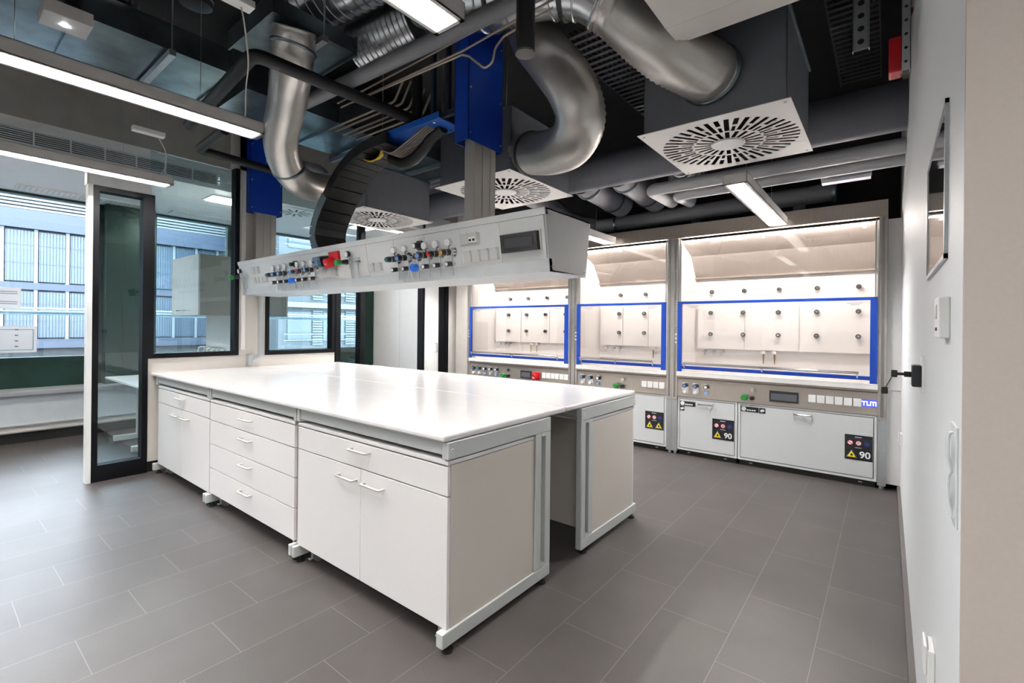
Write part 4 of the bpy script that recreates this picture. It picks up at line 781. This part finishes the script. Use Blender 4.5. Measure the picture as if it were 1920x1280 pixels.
def strut(x, y, z0, z1, w, label):
    mb = MB().box(x, x+w, y, y+.003, z0, z1, 0).box(x, x+.003, y, y+.03, z0, z1, 0).box(x+w-.003, x+w, y, y+.03, z0, z1, 0)
    for k in range(int((z1-z0)/.065)): mb.cyl((x+w/2, y-.0005, z0+.04+k*.065), (x+w/2, y+.001, z0+.04+k*.065), w*.2, 12, 1)
    obj('slotted_strut', mb, [alu, black], None, label, 'slotted strut')
strut(.042, 2.90, 2.66, 3.94, .035, 'slotted steel strut hanging beside the red alarm'); strut(-.15, 2.95, 2.84, 3.94, .07, 'perforated steel bracket hanging left of the red alarm')

# ================================================================ RIGHT WALL ITEMS
t = thing('framed_picture', 'thin silver framed glossy picture high on the right wall', 'picture', (.1, 1.65, 1.75))
obj('frame', MB().box(.093, .1, 1.36, 1.37, 1.585, 1.925).box(.093, .1, 1.93, 1.94, 1.585, 1.925).box(.093, .1, 1.36, 1.94, 1.585, 1.595).box(.093, .1, 1.36, 1.94, 1.915, 1.925), alu, t)
obj('glazing', MB().box(.095, .099, 1.37, 1.93, 1.595, 1.915), mat('picture_glossy_grey', '8f8c88', .04, var=.1, scale=3, spec=1, coat=1), t)
t = thing('thermostat', 'small white room thermostat below the framed picture', 'thermostat', (.1, 1.32, 1.47))
obj('housing', MB().box(.082, .1, 1.30, 1.41, 1.415, 1.50, bev=.003), whitep, t); obj('display', MB().box(.0805, .082, 1.34, 1.37, 1.455, 1.485), mat('display_grey', 'b8bcb8', .2), t); obj('button', MB().box(.0800, .082, 1.34, 1.36, 1.43, 1.437), blackm, t)
t = thing('key_switch', 'black key switch on the right wall with two keys hanging in it', 'key switch', (.1, 2.2, 1.27))
obj('back_plate', MB().box(.094, .1, 2.12, 2.26, 1.22, 1.34), whitep, t); obj('switch_body', MB().box(.068, .094, 2.15, 2.22, 1.235, 1.31, bev=.004).cyl((.068, 2.19, 1.275), (.048, 2.19, 1.275), .01, 14), blackm, t)
obj('key', MB().box(.028, .05, 2.188, 2.192, 1.27, 1.28).box(.012, .03, 2.186, 2.194, 1.262, 1.288, bev=.003).tube([(.014, 2.19, 1.262), (.004, 2.19, 1.24), (-.002, 2.19, 1.225)], .0015, 6).box(-.016, .004, 2.186, 2.194, 1.2, 1.225, bev=.003), blackm, t)
obj('key_blade', MB().box(.004, .04, 2.189, 2.191, 1.21, 1.215), chrome, t)
t = thing('wall_hook', 'transparent plastic holder on the right wall at hip height', 'wall holder', (.1, 1.15, 1.2))
cl = mat('clear_plastic_white', 'dfe2e4', .15)
obj('back_plate', MB().box(.096, .1, 1.14, 1.22, 1.08, 1.26, bev=.0015), cl, t); obj('hook', MB().tube(spline([(.096, 1.18, 1.245), (.09, 1.18, 1.24), (.089, 1.18, 1.2), (.094, 1.18, 1.175), (.090, 1.18, 1.165), (.090, 1.18, 1.12), (.096, 1.18, 1.09)], .01), .003, 8), cl, t)
def outlet(y, z, label, w=.08):
    t = thing('wall_socket', label, 'wall socket', (.1, y, z)); obj('housing', MB().box(.085, .1, y-w/2, y+w/2, z-.065, z+.03, bev=.003), whitep, t); obj('hinged_lid', MB().box(.078, .085, y-w/2+.003, y+w/2-.003, z-.035, z+.038, bev=.003), whitep, t)
outlet(1.62, .60, 'white surface wall socket low on the near right wall'); outlet(4.9, .58, 'white surface wall socket on the right wall beside the right fume hood', .09)

# ================================================================ FACADE ZONE FURNITURE
def wallcab(x0, x1, y0, y1, label, front_y):
    t = thing('wall_cabinet', label, 'wall cabinet', ((x0+x1)/2, (y0+y1)/2, 1.53), 'hanging cabinets behind the partition')
    obj('body', MB().box(x0, x1, y0, y1, 1.53, 2.235), [mat('cabinet_grey_side', 'a5a19b', .5)], t)
    sg = -1 if front_y < (y0+y1)/2 else 1; xm = (x0+x1)/2
    for a, b, hx in ((x0, xm, xm-.12), (xm, x1, xm+.12)):
        d = obj('door', MB().box(a+.002, b-.002, front_y, front_y+sg*.018, 1.53, 2.235), front, t)
        yy = front_y+sg*.018
        obj('handle', MB().tube(fillet([(hx-.07, yy, 1.585), (hx-.07, yy+sg*.03, 1.585), (hx+.07, yy+sg*.03, 1.585), (hx+.07, yy, 1.585)], .01), .005, 8), chrome, d)
    return t
wallcab(-7.1, -6.2, 2.05, 2.42, 'grey hanging cabinet with two white doors behind the glass partition', 2.05)
wallcab(-7.1, -6.2, 2.66, 3.05, 'grey hanging cabinet seen under the boom, back to back with the other', 3.05)
obj('splash_panel', MB().box(-7.1, -6.25, 2.42, 2.66, .9, 2.2), white, None, 'white service panel carrying the two hanging cabinets', 'service panel')
t = thing('sink_unit', 'white sink bench behind the partition, under the hanging cabinets', 'sink unit', (-6.7, 2.3, 0))
obj('body', MB().box(-7.1, -6.25, 1.95, 3.15, .1, .87), white, t); obj('countertop', MB().box(-7.15, -6.2, 1.88, 3.22, .87, .9), top_, t); obj('plinth', MB().box(-7.05, -6.3, 2.0, 3.1, 0, .1), dark, t)
for i, x in enumerate((-6.95, -6.75, -6.6, -6.42)): obj('laboratory_tap', MB().tube(fillet([(x, 2.40, .9), (x, 2.40, 1.13), (x, 2.28, 1.13), (x, 2.28, 1.07)], .04), .011, 10).cyl((x-.03, 2.4, 1.05), (x+.03, 2.4, 1.05), .01, 10), chrome, t)
t = thing('desk', 'white desk top seen through the glass sidelight of the partition', 'desk', (-7.1, 1.9, 0))
obj('desktop', MB().box(-8.0, -6.2, 1.56, 1.93, .70, .725, bev=.003), white, t)
for x in (-7.25, -6.5): obj('leg', MB().box(x-.03, x+.03, 1.72, 1.78, .06, .70).box(x-.03, x+.03, 1.5, 1.95, .015, .075, bev=.004), silver, t)
def notice(y0, y1, z0, z1, label, frames):
    t = thing('notice_sheet', label, 'notice', (XF+.0, (y0+y1)/2, (z0+z1)/2)); x = XF-.0
    obj('sheet', MB().box(x-.018, x-.015, y0, y1, z0, z1), paper, t); mb = MB()
    if frames:
        ym = (y0+y1)/2
        for (a, b, m_) in ((y0+.02, ym-.01, 1), (ym+.01, y1-.03, 2)):
            for q in ((a, b, z0+.03, z0+.037), (a, b, z1-.045, z1-.038), (a, a+.007, z0+.03, z1-.04), (b-.007, b, z0+.03, z1-.04)): mb.box(x-.015, x-.0145, *q, m_)
            for k in range(4): mb.box(x-.015, x-.0145, (a+b)/2-.015, (a+b)/2+.015, z0+.07+k*.07, z0+.085+k*.07, 0)
    else:
        for z in (z0+.05, z0+.075, z1-.06, z1-.085): mb.box(x-.015, x-.0145, y0+.03, y1-.03, z, z+.008)
    obj('print', mb, [ink, str_, mat('teal_line', '4e9aa0', .5)], t)
notice(.35, .84, 1.60, 1.86, 'white notice with grey text lines stuck on the left window', False)
notice(.30, .985, 1.045, 1.375, 'white sheet with two framed notices low on the left window', True)

# ================================================================ OUTSIDE
obj('terrace_rail', MB().tube([(-9.4, -4, 1.56), (-9.4, 9, 1.56)], .03, 12).tube([(-9.4, -4, 1.62), (-9.4, 9, 1.62)], .012, 8, 1), [mat('rail_grey', '6d8590', .4), whitep], None, 'horizontal rail outside the windows', 'railing')
struct('ground', MB().box(-90, -9.1, -60, 90, -4.4, -4.0), conc)
t = thing('office_building', 'pale blue glazed office block across the street with a blue-grey fascia', 'building', (-46, 0, -4))
XBd = -44.0
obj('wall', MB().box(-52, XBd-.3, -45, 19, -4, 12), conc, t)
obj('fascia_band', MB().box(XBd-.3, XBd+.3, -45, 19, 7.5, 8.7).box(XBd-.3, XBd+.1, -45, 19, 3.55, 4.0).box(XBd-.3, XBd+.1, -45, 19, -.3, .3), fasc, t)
mb = MB()
for k in range(30): mb.box(XBd-.3, XBd+.15, -45, 19, 8.75+k*.22, 8.87+k*.22, 0)
obj('louvre_screen', mb.box(XBd-.3, XBd-.2, -45, 19, 8.7, 15.2, 1), [louv, mat('louvre_back', '343b40', .6)], t)
for z0, z1 in ((4.0, 7.5), (.3, 3.55)):
    for k in range(40):
        y = -44.2+k*1.54
        if y > 17.5: continue
        near = -4 < y < 19
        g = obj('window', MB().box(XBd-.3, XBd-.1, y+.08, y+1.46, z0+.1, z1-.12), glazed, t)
        if near:
            f = MB()
            for j in range(9): f.box(XBd-.1, XBd-.02, y+.14+j*.155, y+.175+j*.155, z0+.1, z1-.12)
            for q in (.36, .70): f.box(XBd-.1, XBd-.04, y+.08, y+1.46, z0+(z1-z0)*q, z0+(z1-z0)*q+.07, 0)
            obj('fins', f, fin, g)
mb = MB()
for k in range(41): mb.box(XBd-.3, XBd+.02, -44.3+k*1.54-.06, -44.3+k*1.54+.12, .3, 7.5)
obj('mullions', mb, louv, t)
obj('low_building', MB().box(-40, -30, -30, 15, -4, -.9).box(-30.2, -30, -30, 15, -.9, -.6), conc, None, 'low grey flat roof in front of the glazed office block', 'building')
t = thing('courtyard_building', 'white building with shutters and railings seen under the boom', 'building', (-30, 24, -4))
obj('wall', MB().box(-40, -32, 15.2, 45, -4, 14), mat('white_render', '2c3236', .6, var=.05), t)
mb = MB(); wn_ = MB(); sh = MB()
for z in (-.6, 2.6, 5.8, 9.0):
    mb.box(-32, -31.2, 15.2, 45, z, z+.35)
    for k in range(8):
        y = 15.8+k*2.6; wn_.box(-32, -31.95, y, y+1.7, z+.9, z+2.9)
        for j in range(14): sh.box(-31.95, -31.85, y+1.75, y+2.5, z+.6+j*.18, z+.7+j*.18)
    mb.box(-31.25, -31.2, 15.2, 45, z+1.35, z+1.42).box(-31.25, -31.2, 15.2, 45, z+.95, z+1.0)
obj('balcony_slabs', mb, louv, t); obj('window', wn_, mat('bluish_window', '1e2c34', .2), t); obj('shutters', sh, louv, t)
